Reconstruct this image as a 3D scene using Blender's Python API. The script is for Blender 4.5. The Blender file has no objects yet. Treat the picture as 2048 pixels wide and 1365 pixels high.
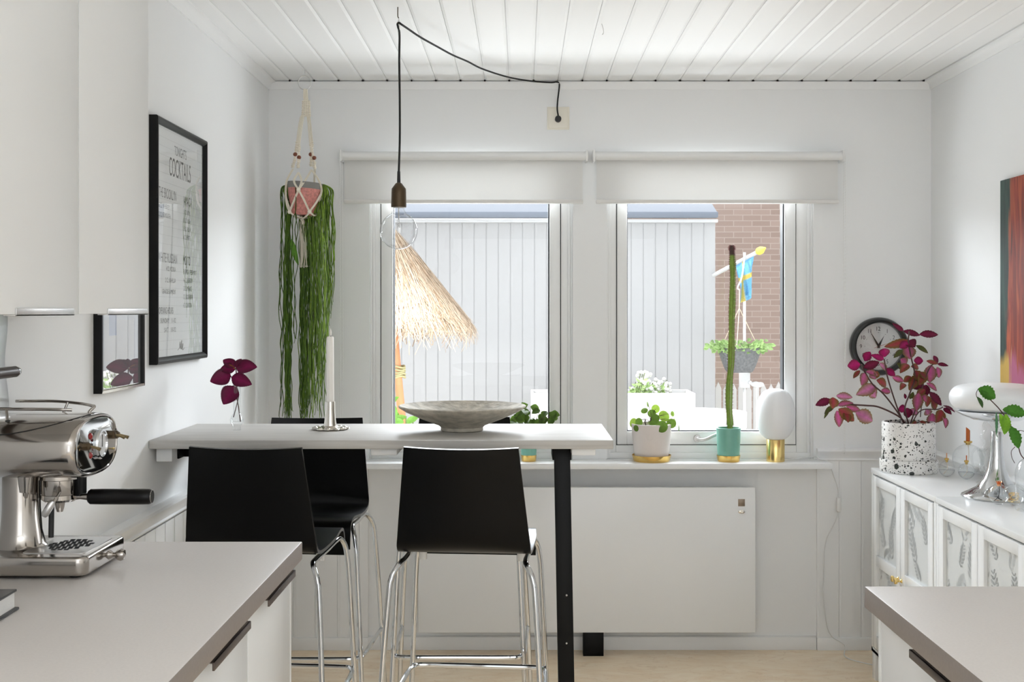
import bpy, bmesh, math, random
from mathutils import Vector, Matrix
random.seed(7)
S = bpy.context.scene
COL = S.collection
PI = math.pi
# ------------------------------------------------------------------ camera model
F = 2350.0; PX0, PY0 = 1045.0, 622.0; EYE = 1.43
def P(px, py, Y):
    """point at depth Y that stands behind pixel px,py"""
    return Vector(((px-PX0)*Y/F, Y, EYE-(py-PY0)*Y/F))
YW = 4.96            # window wall
XL, XR = -1.072, 1.724   # left / right wall
YB = -2.4            # back wall
ZC = 2.4
ZS = 0.803           # sill top
ZT = 1.059           # bar table top
ZK = 0.91            # kitchen counter top
ZB = 0.818           # sideboard top

def lin(c):
    return tuple((x/12.92 if x <= .04045 else ((x+.055)/1.055)**2.4) for x in c)
def rgb(r, g, b): return lin((r/255, g/255, b/255))

# ------------------------------------------------------------------ materials
MATS = {}
def mat(name, col=(.8, .8, .8), rough=.5, metal=0., spec=.5, noise=0., nscale=8., bump=0., bscale=60., stretch=(1, 1, 1), coat=0., emit=None, estr=0., alpha=None, trans=0., sss=0.):
    if name in MATS: return MATS[name]
    m = bpy.data.materials.new(name); m.use_nodes = True
    nt = m.node_tree; b = nt.nodes['Principled BSDF']
    b.inputs['Base Color'].default_value = (*col, 1)
    b.inputs['Roughness'].default_value = rough
    b.inputs['Metallic'].default_value = metal
    b.inputs['Specular IOR Level'].default_value = spec
    b.inputs['Coat Weight'].default_value = coat
    b.inputs['Coat Roughness'].default_value = .05
    b.inputs['Transmission Weight'].default_value = trans
    if sss:
        b.inputs['Subsurface Weight'].default_value = sss
        b.inputs['Subsurface Radius'].default_value = (.02, .02, .02)
    if emit:
        b.inputs['Emission Color'].default_value = (*emit, 1)
        b.inputs['Emission Strength'].default_value = estr
    if noise or bump:
        tc = nt.nodes.new('ShaderNodeTexCoord'); mp = nt.nodes.new('ShaderNodeMapping')
        mp.inputs['Scale'].default_value = stretch
        nt.links.new(tc.outputs['Object'], mp.inputs['Vector'])
    if noise:
        n = nt.nodes.new('ShaderNodeTexNoise'); n.inputs['Scale'].default_value = nscale; n.inputs['Detail'].default_value = 5
        r = nt.nodes.new('ShaderNodeValToRGB')
        r.color_ramp.elements[0].position = .3; r.color_ramp.elements[1].position = .7
        r.color_ramp.elements[0].color = (*[max(0, c*(1-noise)) for c in col], 1)
        r.color_ramp.elements[1].color = (*[min(1, c*(1+noise*.6)) for c in col], 1)
        nt.links.new(mp.outputs[0], n.inputs['Vector']); nt.links.new(n.outputs['Fac'], r.inputs['Fac'])
        nt.links.new(r.outputs['Color'], b.inputs['Base Color'])
    if bump:
        n2 = nt.nodes.new('ShaderNodeTexNoise'); n2.inputs['Scale'].default_value = bscale; n2.inputs['Detail'].default_value = 4
        bp = nt.nodes.new('ShaderNodeBump'); bp.inputs['Strength'].default_value = bump; bp.inputs['Distance'].default_value = .002
        nt.links.new(mp.outputs[0], n2.inputs['Vector']); nt.links.new(n2.outputs['Fac'], bp.inputs['Height'])
        nt.links.new(bp.outputs['Normal'], b.inputs['Normal'])
    MATS[name] = m
    return m

def glass_mat(name, tint=(.97, .98, .98), edge=.55, refl=.9, base=.03, rough=.0, power=3.0, dark=(.55, .58, .6)):
    """thin walled clear glass: see-through with a fresnel-like shine"""
    m = bpy.data.materials.new(name); m.use_nodes = True; nt = m.node_tree; nt.nodes.clear()
    out = nt.nodes.new('ShaderNodeOutputMaterial'); mix = nt.nodes.new('ShaderNodeMixShader')
    tr = nt.nodes.new('ShaderNodeBsdfTransparent'); gl = nt.nodes.new('ShaderNodeBsdfGlossy')
    gl.inputs['Roughness'].default_value = rough; gl.inputs['Color'].default_value = (refl, refl, refl, 1)
    lw = nt.nodes.new('ShaderNodeLayerWeight'); lw.inputs['Blend'].default_value = .5
    pw = nt.nodes.new('ShaderNodeMath'); pw.operation = 'POWER'; pw.inputs[1].default_value = power
    nt.links.new(lw.outputs['Facing'], pw.inputs[0])
    ma = nt.nodes.new('ShaderNodeMath'); ma.operation = 'MULTIPLY_ADD'; ma.inputs[1].default_value = edge; ma.inputs[2].default_value = base
    nt.links.new(pw.outputs[0], ma.inputs[0]); nt.links.new(ma.outputs[0], mix.inputs['Fac'])
    cm = nt.nodes.new('ShaderNodeMix'); cm.data_type = 'RGBA'
    cm.inputs['A'].default_value = (*tint, 1); cm.inputs['B'].default_value = (*dark, 1)
    nt.links.new(pw.outputs[0], cm.inputs['Factor']); nt.links.new(cm.outputs['Result'], tr.inputs['Color'])
    nt.links.new(tr.outputs[0], mix.inputs[1]); nt.links.new(gl.outputs[0], mix.inputs[2])
    nt.links.new(mix.outputs[0], out.inputs['Surface'])
    MATS[name] = m
    return m

def attr_mat(name, rough=.45, translucent=.25, bump=0.):
    """leaf-like material coloured by the leaf's own colour attribute"""
    m = bpy.data.materials.new(name); m.use_nodes = True; nt = m.node_tree
    b = nt.nodes['Principled BSDF']; out = nt.nodes['Material Output']
    a = nt.nodes.new('ShaderNodeAttribute'); a.attribute_name = 'Col'
    n = nt.nodes.new('ShaderNodeTexNoise'); n.inputs['Scale'].default_value = 90
    tc = nt.nodes.new('ShaderNodeTexCoord'); nt.links.new(tc.outputs['Object'], n.inputs['Vector'])
    hs = nt.nodes.new('ShaderNodeHueSaturation')
    mr = nt.nodes.new('ShaderNodeMapRange'); mr.inputs['To Min'].default_value = .7; mr.inputs['To Max'].default_value = 1.3
    nt.links.new(n.outputs['Fac'], mr.inputs['Value']); nt.links.new(mr.outputs[0], hs.inputs['Value'])
    nt.links.new(a.outputs['Color'], hs.inputs['Color'])
    nt.links.new(hs.outputs[0], b.inputs['Base Color']); b.inputs['Roughness'].default_value = rough; b.inputs['Specular IOR Level'].default_value = .25
    t = nt.nodes.new('ShaderNodeBsdfTranslucent'); nt.links.new(hs.outputs[0], t.inputs['Color'])
    mx = nt.nodes.new('ShaderNodeMixShader'); mx.inputs['Fac'].default_value = translucent
    nt.links.new(b.outputs[0], mx.inputs[1]); nt.links.new(t.outputs[0], mx.inputs[2]); nt.links.new(mx.outputs[0], out.inputs['Surface'])
    MATS[name] = m
    return m

WALLC = (.82, .826, .828)
M_wall = mat('wall_paint', WALLC, .6, bump=.06, bscale=120)
M_ceil = mat('ceiling_paint', (.86, .86, .855), .45)
M_trim = mat('trim_paint', (.828, .833, .833), .35)
M_frame = mat('window_frame_paint', (.80, .805, .80), .3)
M_lac = mat('white_lacquer', (.81, .818, .82), .22, bump=.02, bscale=30)
M_lacmat = mat('white_satin_front', (.79, .80, .805), .38)
M_counter = mat('grey_laminate', rgb(206, 200, 195), .42, noise=.035, nscale=200)
M_counter_edge_shaded = mat('grey_laminate_edge_shaded', rgb(138, 129, 124), .5, noise=.05, nscale=150)  # darker copy of the laminate, with the shade on the edges put into its colour
M_black = mat('black_veneer', (.003, .003, .003), .28, spec=.14)
M_blackm = mat('black_metal', (.003, .003, .003), .4, spec=.15)
M_edge = mat('ply_edge', (.012, .010, .008), .25, spec=.5)
M_chrome = mat('chrome', (.60, .61, .62), .07, 1.)
M_chromed = mat('polished_steel', (.46, .43, .40), .13, 1., bump=.02, bscale=14)
M_steel = mat('brushed_steel', (.62, .61, .60), .32, 1., bump=.05, bscale=90, stretch=(1, 12, 1))
M_bronze = mat('dark_bronze_profile', rgb(92, 82, 78), .35, .7)
M_brass = mat('brass', (.83, .62, .25), .2, 1.)
M_gold = mat('gold_saucer', (.80, .55, .18), .22, 1., noise=.15, nscale=14)
M_copper = mat('copper', (.85, .42, .22), .25, 1.)
M_orange = mat('copper_tube', rgb(196, 106, 52), .3, .45)
M_rubber = mat('rubber', (.012, .012, .012), .5)
M_white_pl = mat('white_plastic', (.78, .78, .77), .35)
M_grey_pl = mat('grey_plastic', (.35, .35, .34), .4)
M_cream = mat('cream_plate', rgb(232, 227, 214), .4)
M_gasket = mat('dark_gasket', (.02, .022, .026), .5)
M_glass = glass_mat('window_glass', (.985, .99, .99), .5, .8, .02, dark=(.85, .88, .88))
M_clear = glass_mat('clear_glass', (.975, .98, .98), .5, .98, .04, power=2.6, dark=(.80, .82, .83))
M_bulb = glass_mat('bulb_glass', (.95, .955, .96), .55, .95, .05, power=2.6, dark=(.66, .68, .70))
M_pane = glass_mat('picture_glass', (.98, .98, .98), .55, .95, .045, power=2.4)
M_pane2 = glass_mat('shiny_picture_glass', (.97, .97, .97), .95, .98, .12, power=1.8)
M_dark = mat('dark_void', (.004, .004, .004), .9)
M_leaf = attr_mat('leaf')
M_concrete = mat('concrete', rgb(184, 177, 163), .75, noise=.32, nscale=34, bump=1., bscale=70)
M_pinkpot = mat('pink_glaze', rgb(208, 136, 128), .35, noise=.3, nscale=120, bump=.4, bscale=160)
M_greyrim = mat('grey_glaze', rgb(128, 126, 122), .5)
M_teal = mat('teal_glaze', rgb(118, 176, 160), .3, noise=.06, nscale=12)
M_pinkwhite = mat('pale_stoneware', rgb(222, 214, 210), .45)
M_rope = mat('cotton_cord', rgb(228, 220, 204), .9, bump=.6, bscale=300)
M_bead = mat('brown_bead', rgb(120, 62, 38), .4)
M_soil = mat('soil', (.03, .022, .015), .9, noise=.4, nscale=60)
M_wick = mat('wax', rgb(244, 240, 234), .45, sss=.2)
M_opal = mat('opal_glass', (.84, .855, .875), .38, coat=.08, sss=.15)
M_silver = mat('silver', (.72, .69, .64), .2, 1.)
M_stem = mat('dark_stem', rgb(70, 42, 40), .55)
M_paper = mat('poster_paper', (.90, .90, .89), .6)
M_ink = mat('ink', (.04, .04, .04), .7)
M_inklight = mat('faint_ink', (.62, .62, .61), .7)
M_inkgrey = mat('pale_grey_print', (.62, .62, .62), .6)
M_inktan = mat('tan_print', rgb(190, 180, 168), .6)
M_inkblue = mat('blue_print', rgb(70, 100, 160), .6)
M_frameblk = mat('black_frame', (.005, .005, .005), .32, spec=.22)
M_cord = mat('black_textile_cord', (.008, .008, .008), .75)
M_holder = mat('bronze_holder', rgb(78, 64, 46), .4, .6)
M_wcord = mat('white_cord', (.72, .72, .71), .45)
M_mirror = mat('mirror', (.9, .9, .9), .02, 1.)
M_darkwood = mat('dark_wood', rgb(62, 46, 36), .4, noise=.3, nscale=20, stretch=(1, .1, 1))

# table wood: white-washed planks with a long grain
def wood_white():
    m = bpy.data.materials.new('white_washed_wood'); m.use_nodes = True; nt = m.node_tree; b = nt.nodes['Principled BSDF']
    tc = nt.nodes.new('ShaderNodeTexCoord'); mp = nt.nodes.new('ShaderNodeMapping'); mp.inputs['Scale'].default_value = (1.2, 26, 26)
    n = nt.nodes.new('ShaderNodeTexNoise'); n.inputs['Scale'].default_value = 3; n.inputs['Detail'].default_value = 6; n.inputs['Distortion'].default_value = .6
    r = nt.nodes.new('ShaderNodeValToRGB'); r.color_ramp.elements[0].position = .25; r.color_ramp.elements[1].position = .75
    r.color_ramp.elements[0].color = (*rgb(178, 174, 169), 1); r.color_ramp.elements[1].color = (*rgb(202, 200, 196), 1)
    nt.links.new(tc.outputs['Object'], mp.inputs[0]); nt.links.new(mp.outputs[0], n.inputs['Vector']); nt.links.new(n.outputs['Fac'], r.inputs[0])
    nt.links.new(r.outputs[0], b.inputs['Base Color']); b.inputs['Roughness'].default_value = .5; b.inputs['Specular IOR Level'].default_value = .2
    bp = nt.nodes.new('ShaderNodeBump'); bp.inputs['Strength'].default_value = .12; bp.inputs['Distance'].default_value = .001
    nt.links.new(n.outputs['Fac'], bp.inputs['Height']); nt.links.new(bp.outputs[0], b.inputs['Normal'])
    return m
M_tablewood = wood_white()

def floor_mat():
    m = bpy.data.materials.new('birch_veneer_floor'); m.use_nodes = True; nt = m.node_tree; b = nt.nodes['Principled BSDF']
    tc = nt.nodes.new('ShaderNodeTexCoord'); mp = nt.nodes.new('ShaderNodeMapping'); mp.inputs['Scale'].default_value = (1.2, 3.2, 1)
    n = nt.nodes.new('ShaderNodeTexNoise'); n.inputs['Scale'].default_value = 3.5; n.inputs['Detail'].default_value = 8; n.inputs['Distortion'].default_value = 1.8
    r = nt.nodes.new('ShaderNodeValToRGB')
    e = r.color_ramp.elements; e[0].position = .25; e[0].color = (*rgb(236, 211, 178), 1); e[1].position = .8; e[1].color = (*rgb(250, 236, 212), 1)
    nt.links.new(tc.outputs['Object'], mp.inputs[0]); nt.links.new(mp.outputs[0], n.inputs['Vector']); nt.links.new(n.outputs['Fac'], r.inputs[0])
    v = nt.nodes.new('ShaderNodeTexNoise'); v.inputs['Scale'].default_value = 2.2; v.inputs['Detail'].default_value = 7; v.inputs['Distortion'].default_value = 3
    nt.links.new(mp.outputs[0], v.inputs['Vector'])
    r2 = nt.nodes.new('ShaderNodeValToRGB'); e2 = r2.color_ramp.elements
    e2[0].position = .485; e2[0].color = (0, 0, 0, 1); e2[1].position = .5; e2[1].color = (1, 1, 1, 1); x = e2.new(.515); x.color = (0, 0, 0, 1)
    nt.links.new(v.outputs['Fac'], r2.inputs[0])
    mx = nt.nodes.new('ShaderNodeMix'); mx.data_type = 'RGBA'; mx.inputs['B'].default_value = (*rgb(206, 172, 134), 1)
    mm = nt.nodes.new('ShaderNodeMath'); mm.operation = 'MULTIPLY'; mm.inputs[1].default_value = .4
    nt.links.new(r2.outputs[0], mm.inputs[0]); nt.links.new(mm.outputs[0], mx.inputs['Factor']); nt.links.new(r.outputs[0], mx.inputs['A'])
    nt.links.new(mx.outputs['Result'], b.inputs['Base Color']); b.inputs['Roughness'].default_value = .38
    return m

def speckle_mat():
    m = bpy.data.materials.new('splatter_glaze'); m.use_nodes = True; nt = m.node_tree; b = nt.nodes['Principled BSDF']
    tc = nt.nodes.new('ShaderNodeTexCoord'); fac = None
    for sc, th, seed, den in ((42, .34, 0, .36), (95, .36, 3.3, .50), (190, .36, 7.7, .5)):
        mp = nt.nodes.new('ShaderNodeMapping'); mp.inputs['Location'].default_value = (seed, seed*.7, seed*1.3)
        nt.links.new(tc.outputs['Object'], mp.inputs[0])
        nd = nt.nodes.new('ShaderNodeTexNoise'); nd.inputs['Scale'].default_value = 40; nt.links.new(mp.outputs[0], nd.inputs['Vector'])
        ad = nt.nodes.new('ShaderNodeMix'); ad.data_type = 'VECTOR'; ad.inputs['Factor'].default_value = .012
        nt.links.new(mp.outputs[0], ad.inputs['A']); nt.links.new(nd.outputs['Color'], ad.inputs['B'])
        v = nt.nodes.new('ShaderNodeTexVoronoi'); v.inputs['Scale'].default_value = sc; nt.links.new(ad.outputs['Result'], v.inputs['Vector'])
        sp = nt.nodes.new('ShaderNodeSeparateColor'); nt.links.new(v.outputs['Color'], sp.inputs[0])
        rad = nt.nodes.new('ShaderNodeMath'); rad.operation = 'MULTIPLY'; rad.inputs[1].default_value = th*1.3; nt.links.new(sp.outputs[1], rad.inputs[0])
        lt = nt.nodes.new('ShaderNodeMath'); lt.operation = 'LESS_THAN'; nt.links.new(v.outputs['Distance'], lt.inputs[0]); nt.links.new(rad.outputs[0], lt.inputs[1])
        on = nt.nodes.new('ShaderNodeMath'); on.operation = 'LESS_THAN'; on.inputs[1].default_value = den; nt.links.new(sp.outputs[0], on.inputs[0])
        mu = nt.nodes.new('ShaderNodeMath'); mu.operation = 'MULTIPLY'; nt.links.new(lt.outputs[0], mu.inputs[0]); nt.links.new(on.outputs[0], mu.inputs[1])
        if fac is None: fac = mu
        else:
            mxm = nt.nodes.new('ShaderNodeMath'); mxm.operation = 'MAXIMUM'; nt.links.new(fac.outputs[0], mxm.inputs[0]); nt.links.new(mu.outputs[0], mxm.inputs[1]); fac = mxm
    mx = nt.nodes.new('ShaderNodeMix'); mx.data_type = 'RGBA'; mx.inputs['A'].default_value = (.80, .79, .77, 1); mx.inputs['B'].default_value = (.022, .028, .024, 1)
    nt.links.new(fac.outputs[0], mx.inputs['Factor']); nt.links.new(mx.outputs['Result'], b.inputs['Base Color']); b.inputs['Roughness'].default_value = .35
    return m

def fabric_mat():
    m = bpy.data.materials.new('blind_fabric'); m.use_nodes = True; nt = m.node_tree; nt.nodes.clear()
    o = nt.nodes.new('ShaderNodeOutputMaterial'); d = nt.nodes.new('ShaderNodeBsdfDiffuse'); t = nt.nodes.new('ShaderNodeBsdfTranslucent'); mx = nt.nodes.new('ShaderNodeMixShader')
    d.inputs[0].default_value = (.82, .815, .80, 1); t.inputs[0].default_value = (.8, .8, .79, 1); mx.inputs[0].default_value = .20
    nt.links.new(d.outputs[0], mx.inputs[1]); nt.links.new(t.outputs[0], mx.inputs[2]); nt.links.new(mx.outputs[0], o.inputs[0])
    return m

def brick_mat():
    m = bpy.data.materials.new('brown_brick'); m.use_nodes = True; nt = m.node_tree; b = nt.nodes['Principled BSDF']
    tc = nt.nodes.new('ShaderNodeTexCoord'); mp = nt.nodes.new('ShaderNodeMapping'); mp.inputs['Rotation'].default_value = (PI/2, 0, 0)
    br = nt.nodes.new('ShaderNodeTexBrick'); br.inputs['Scale'].default_value = 1.; br.inputs['Brick Width'].default_value = .25; br.inputs['Row Height'].default_value = .077
    br.inputs['Mortar Size'].default_value = .006
    br.inputs['Color1'].default_value = (*rgb(132, 115, 107), 1); br.inputs['Color2'].default_value = (*rgb(142, 125, 117), 1); br.inputs['Mortar'].default_value = (*rgb(153, 140, 133), 1)
    sx = nt.nodes.new('ShaderNodeSeparateXYZ'); cx = nt.nodes.new('ShaderNodeCombineXYZ')
    nt.links.new(tc.outputs['Object'], sx.inputs[0]); nt.links.new(sx.outputs['X'], cx.inputs['X']); nt.links.new(sx.outputs['Z'], cx.inputs['Y'])
    nt.links.new(cx.outputs[0], br.inputs['Vector']); nt.links.new(br.outputs['Color'], b.inputs['Base Color']); b.inputs['Roughness'].default_value = .85
    return m

def painting_mat():
    """loose vertical brush strokes: green left, rust red hair-like strokes, yellow and pink low down"""
    m = bpy.data.materials.new('abstract_paint'); m.use_nodes = True; nt = m.node_tree; b = nt.nodes['Principled BSDF']
    L = nt.links.new
    tc = nt.nodes.new('ShaderNodeTexCoord'); mp = nt.nodes.new('ShaderNodeMapping'); mp.inputs['Scale'].default_value = (1, 22, 2.4)
    n = nt.nodes.new('ShaderNodeTexNoise'); n.inputs['Scale'].default_value = 2; n.inputs['Detail'].default_value = 6; n.inputs['Distortion'].default_value = .7
    L(tc.outputs['Object'], mp.inputs[0]); L(mp.outputs[0], n.inputs['Vector'])
    sep = nt.nodes.new('ShaderNodeSeparateXYZ'); L(tc.outputs['Object'], sep.inputs[0])
    def math_(op, a, bb=None):
        k = nt.nodes.new('ShaderNodeMath'); k.operation = op
        for i, x in enumerate((a, bb)):
            if x is None: continue
            if isinstance(x, (int, float)): k.inputs[i].default_value = x
            else: L(x, k.inputs[i])
        return k.outputs[0]
    wob = math_('MULTIPLY', math_('SUBTRACT', n.outputs['Fac'], .5), .12)
    y = math_('ADD', math_('SUBTRACT', 0., sep.outputs['Y']), wob)       # distance from the far edge
    z = math_('ADD', sep.outputs['Z'], math_('MULTIPLY', wob, 1.2))
    red = nt.nodes.new('ShaderNodeValToRGB'); e = red.color_ramp.elements
    e[0].position = .25; e[0].color = (*rgb(88, 30, 24), 1); e[1].position = .75; e[1].color = (*rgb(186, 96, 58), 1)
    k = e.new(.48); k.color = (*rgb(140, 52, 38), 1); k = e.new(.9); k.color = (*rgb(206, 160, 120), 1)
    L(n.outputs['Fac'], red.inputs[0])
    grn = nt.nodes.new('ShaderNodeValToRGB'); e = grn.color_ramp.elements
    e[0].position = .3; e[0].color = (*rgb(24, 38, 36), 1); e[1].position = .8; e[1].color = (*rgb(58, 92, 84), 1); L(n.outputs['Fac'], grn.inputs[0])
    def mixc(f, A, B):
        k = nt.nodes.new('ShaderNodeMix'); k.data_type = 'RGBA'; L(f, k.inputs['Factor'])
        for nm, x in (('A', A), ('B', B)):
            if isinstance(x, tuple): k.inputs[nm].default_value = (*x, 1)
            else: L(x, k.inputs[nm])
        return k.outputs['Result']
    def step(x, lo, hi):
        k = nt.nodes.new('ShaderNodeMapRange'); k.inputs['From Min'].default_value = lo; k.inputs['From Max'].default_value = hi; L(x, k.inputs['Value']); return k.outputs[0]
    gb = math_('ADD', y, math_('MULTIPLY', math_('SUBTRACT', .71, z), .07))
    c = mixc(step(gb, .085, .105), grn.outputs[0], red.outputs[0])
    tan_ = nt.nodes.new('ShaderNodeValToRGB'); e = tan_.color_ramp.elements
    e[0].position = .3; e[0].color = (*rgb(176, 132, 96), 1); e[1].position = .7; e[1].color = (*rgb(222, 204, 168), 1); k = e.new(.5); k.color = (*rgb(206, 178, 134), 1); L(n.outputs['Fac'], tan_.inputs[0])
    c = mixc(step(y, .245, .26), c, tan_.outputs[0])
    c = mixc(step(y, .44, .47), c, red.outputs[0]); c = mixc(step(y, .56, .58), c, grn.outputs[0])
    low = mixc(step(y, .075, .10), rgb(206, 170, 84), rgb(176, 96, 128))
    lw_ = math_('SUBTRACT', 1., step(math_('SUBTRACT', z, math_('MULTIPLY', math_('ABSOLUTE', math_('SUBTRACT', y, .08)), -.6)), .14, .18))
    c = mixc(lw_, c, low)
    L(c, b.inputs['Base Color']); b.inputs['Roughness'].default_value = .55
    bp = nt.nodes.new('ShaderNodeBump'); bp.inputs['Strength'].default_value = .4; bp.inputs['Distance'].default_value = .002; L(n.outputs['Fac'], bp.inputs['Height']); L(bp.outputs[0], b.inputs['Normal'])
    return m

# ------------------------------------------------------------------ mesh builder
def smooth_path(pts, n=8):
    pts = [Vector(p) for p in pts]
    if len(pts) < 3: return pts
    q = [pts[0]*2-pts[1]] + pts + [pts[-1]*2-pts[-2]]
    out = []
    for i in range(1, len(q)-2):
        a, b, c, d = q[i-1], q[i], q[i+1], q[i+2]
        for k in range(n):
            t = k/n
            out.append(.5*((2*b)+(c-a)*t+(2*a-5*b+4*c-d)*t*t+(3*b-a-3*c+d)*t**3))
    out.append(pts[-1])
    return out

class MB:
    def __init__(s): s.v = []; s.f = []; s.c = []; s.m = []; s.mi = 0; s.col = (1, 1, 1)
    def add(s, vs, fs, cols=None):
        o = len(s.v); s.v += [Vector(x) for x in vs]
        s.c += (cols if cols else [s.col]*len(vs))
        s.f += [[i+o for i in f] for f in fs]; s.m += [s.mi]*len(fs)
        return s
    def box(s, x0, x1, y0, y1, z0, z1, M=None):
        vs = [Vector((x, y, z)) for z in (z0, z1) for y in (y0, y1) for x in (x0, x1)]
        if M: vs = [M @ v for v in vs]
        return s.add(vs, [(0, 2, 3, 1), (4, 5, 7, 6), (0, 1, 5, 4), (2, 6, 7, 3), (0, 4, 6, 2), (1, 3, 7, 5)])
    def ring(s, x0, x1, z0, z1, w, y0, y1, wb=None, wt=None):
        """rectangular frame in the XZ plane"""
        wb = w if wb is None else wb; wt = w if wt is None else wt
        o = [(x0, z0), (x1, z0), (x1, z1), (x0, z1)]; i = [(x0+w, z0+wb), (x1-w, z0+wb), (x1-w, z1-wt), (x0+w, z1-wt)]
        vs = [(x, y, z) for y in (y0, y1) for r in (o, i) for (x, z) in r]; fs = []
        for k in range(4):
            n = (k+1) % 4
            fs += [(k, n, 4+n, 4+k), (8+k, 12+k, 12+n, 8+n), (k, 8+k, 8+n, n), (4+k, 4+n, 12+n, 12+k)]
        return s.add(vs, fs)
    def lathe(s, prof, seg=32, M=None, c=(0, 0, 0), sx=1., sy=1., fn=None):
        vs = []; fs = []; n = len(prof); c = Vector(c)
        for k in range(seg):
            a = 2*PI*k/seg
            for (r, z) in prof:
                rr = r*(fn(a, z) if fn else 1)
                v = Vector((rr*math.cos(a)*sx, rr*math.sin(a)*sy, z))
                vs.append((M @ v if M else v)+c)
        for k in range(seg):
            m = (k+1) % seg
            for i in range(n-1): fs.append((k*n+i, m*n+i, m*n+i+1, k*n+i+1))
        s.add(vs, fs)
        if prof[0][0] > 1e-5: s.add_face_ring([k*n for k in range(seg)][::-1], len(vs))
        if prof[-1][0] > 1e-5: s.add_face_ring([k*n+n-1 for k in range(seg)], len(vs))
        return s
    def add_face_ring(s, idx, nv):
        o = len(s.v)-nv; s.f.append([i+o for i in idx]); s.m.append(s.mi)
    def shell(s, prof, th, seg=32, **k):
        """open vessel: outer profile bottom->top, thickness th inward"""
        p = [(0, prof[0][1])]+list(prof)
        inner = [(max(r-th, 0.0006), z) for r, z in prof[::-1]]
        inner[-1] = (inner[-1][0], inner[-1][1]+th); inner = [q for q in inner if q[1] >= prof[0][1]+th-1e-6]
        p = p+inner+[(0, inner[-1][1])]
        return s.lathe(p, seg, **k)
    def cyl(s, a, b, r, r2=None, seg=16):
        return s.tube([a, b], r, seg, radii=[r, r if r2 is None else r2])
    def tube(s, pts, r, seg=8, radii=None, closed=False, cols=None):
        pts = [Vector(p) for p in pts]; n = len(pts); vs = []; fs = []; cc = []
        if n < 2: return s
        t0 = (pts[1]-pts[0]).normalized()
        up = Vector((0, 0, 1)) if abs(t0.z) < .9 else Vector((1, 0, 0))
        u = t0.cross(up).normalized()
        for i in range(n):
            if closed: t = (pts[(i+1) % n]-pts[i-1]).normalized()
            else: t = (pts[min(i+1, n-1)]-pts[max(i-1, 0)]).normalized()
            u = (u-t*u.dot(t)); u = u.normalized() if u.length > 1e-6 else t.orthogonal().normalized()
            w = t.cross(u); rr = radii[i] if radii else r
            for k in range(seg):
                a = 2*PI*k/seg; vs.append(pts[i]+(u*math.cos(a)+w*math.sin(a))*rr); cc.append(cols[i] if cols else s.col)
        for i in range(n if closed else n-1):
            j = (i+1) % n
            for k in range(seg): m = (k+1) % seg; fs.append((i*seg+k, i*seg+m, j*seg+m, j*seg+k))
        if not closed: fs += [tuple(range(seg))[::-1], tuple((n-1)*seg+k for k in range(seg))]
        return s.add(vs, fs, cc)
    def ball(s, c, r, seg=16, rings=10, sc=(1, 1, 1)):
        prof = [(r*math.sin(PI*i/rings), -r*math.cos(PI*i/rings)) for i in range(rings+1)]
        prof[0] = (0, -r); prof[-1] = (0, r)
        return s.lathe(prof, seg, M=Matrix.Diagonal((*sc, 1)), c=c)
    def prism(s, poly, h, M):
        """poly: 2D outline, extruded by h along local z, placed with M"""
        n = len(poly); vs = [M @ Vector((x, y, 0)) for x, y in poly]+[M @ Vector((x, y, h)) for x, y in poly]
        return s.add(vs, [tuple(range(n))[::-1], tuple(range(n, 2*n))]+[(i, (i+1) % n, n+(i+1) % n, n+i) for i in range(n)])
    def leaf(s, base, tip, w, nrm=(0, -1, 0), mid=(.1, .3, .05), edge=None, serr=0., curl=.12, fold=.25, n=9, peak=.42, thick=0.):
        base = Vector(base); tip = Vector(tip); d = tip-base; L = d.length
        if L < 1e-6: return s
        nrm = Vector(nrm).normalized(); side = d.cross(nrm)
        if side.length < 1e-6: side = d.orthogonal()
        side.normalize(); up = side.cross(d).normalized(); edge = edge or mid
        vs = []; fs = []; cc = []; br = 5
        mc = lambda t: tuple(a*(1-t)+b*t for a, b in zip(mid, edge))
        for i in range(n+1):
            t = i/n
            x = t/peak*.5 if t < peak else .5+(t-peak)/(1-peak)*.5
            h = w/2*math.sin(PI*x)**.75 if 0 < t < 1 else w*.015
            if serr and 0 < i < n: h *= (1+serr*(1 if i % 2 else -1))
            p = base+d*t+up*(curl*L*(4*t*(1-t)*.5-t*t*.6))
            for k, q in enumerate((-1, -.55, 0, .55, 1)):
                vs.append(p+side*(h*q)+up*(fold*h*abs(q)-.25*fold*h)); cc.append(mc(min(1., abs(q)**1.5+.35*t*t*(1 if abs(q) > .5 else .5))))
        for i in range(n):
            for k in range(br-1): fs.append((i*br+k, i*br+k+1, (i+1)*br+k+1, (i+1)*br+k))
        return s.add(vs, fs, cc)
    def build(s, name, mats, parent=None, loc=None, smooth=True, bevel=0., angle=35, seg=2):
        me = bpy.data.meshes.new(name); me.from_pydata([tuple(v) for v in s.v], [], s.f)
        if not isinstance(mats, (list, tuple)): mats = [mats]
        for m in mats: me.materials.append(m)
        for p, mi in zip(me.polygons, s.m): p.material_index = mi
        ca = me.color_attributes.new('Col', 'FLOAT_COLOR', 'POINT')
        for i, c in enumerate(s.c): ca.data[i].color = (*c, 1)
        bm = bmesh.new(); bm.from_mesh(me)
        bmesh.ops.recalc_face_normals(bm, faces=bm.faces)
        if bevel:
            ed = [e for e in bm.edges if len(e.link_faces) == 2 and e.calc_face_angle(0) > .6]
            bmesh.ops.bevel(bm, geom=ed, offset=bevel, segments=seg, profile=.5, affect='EDGES', clamp_overlap=True)
        bm.to_mesh(me); bm.free()
        if smooth:
            for p in me.polygons: p.use_smooth = True
            me.set_sharp_from_angle(angle=math.radians(angle))
        o = bpy.data.objects.new(name, me); COL.objects.link(o)
        if parent: o.parent = parent
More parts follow.
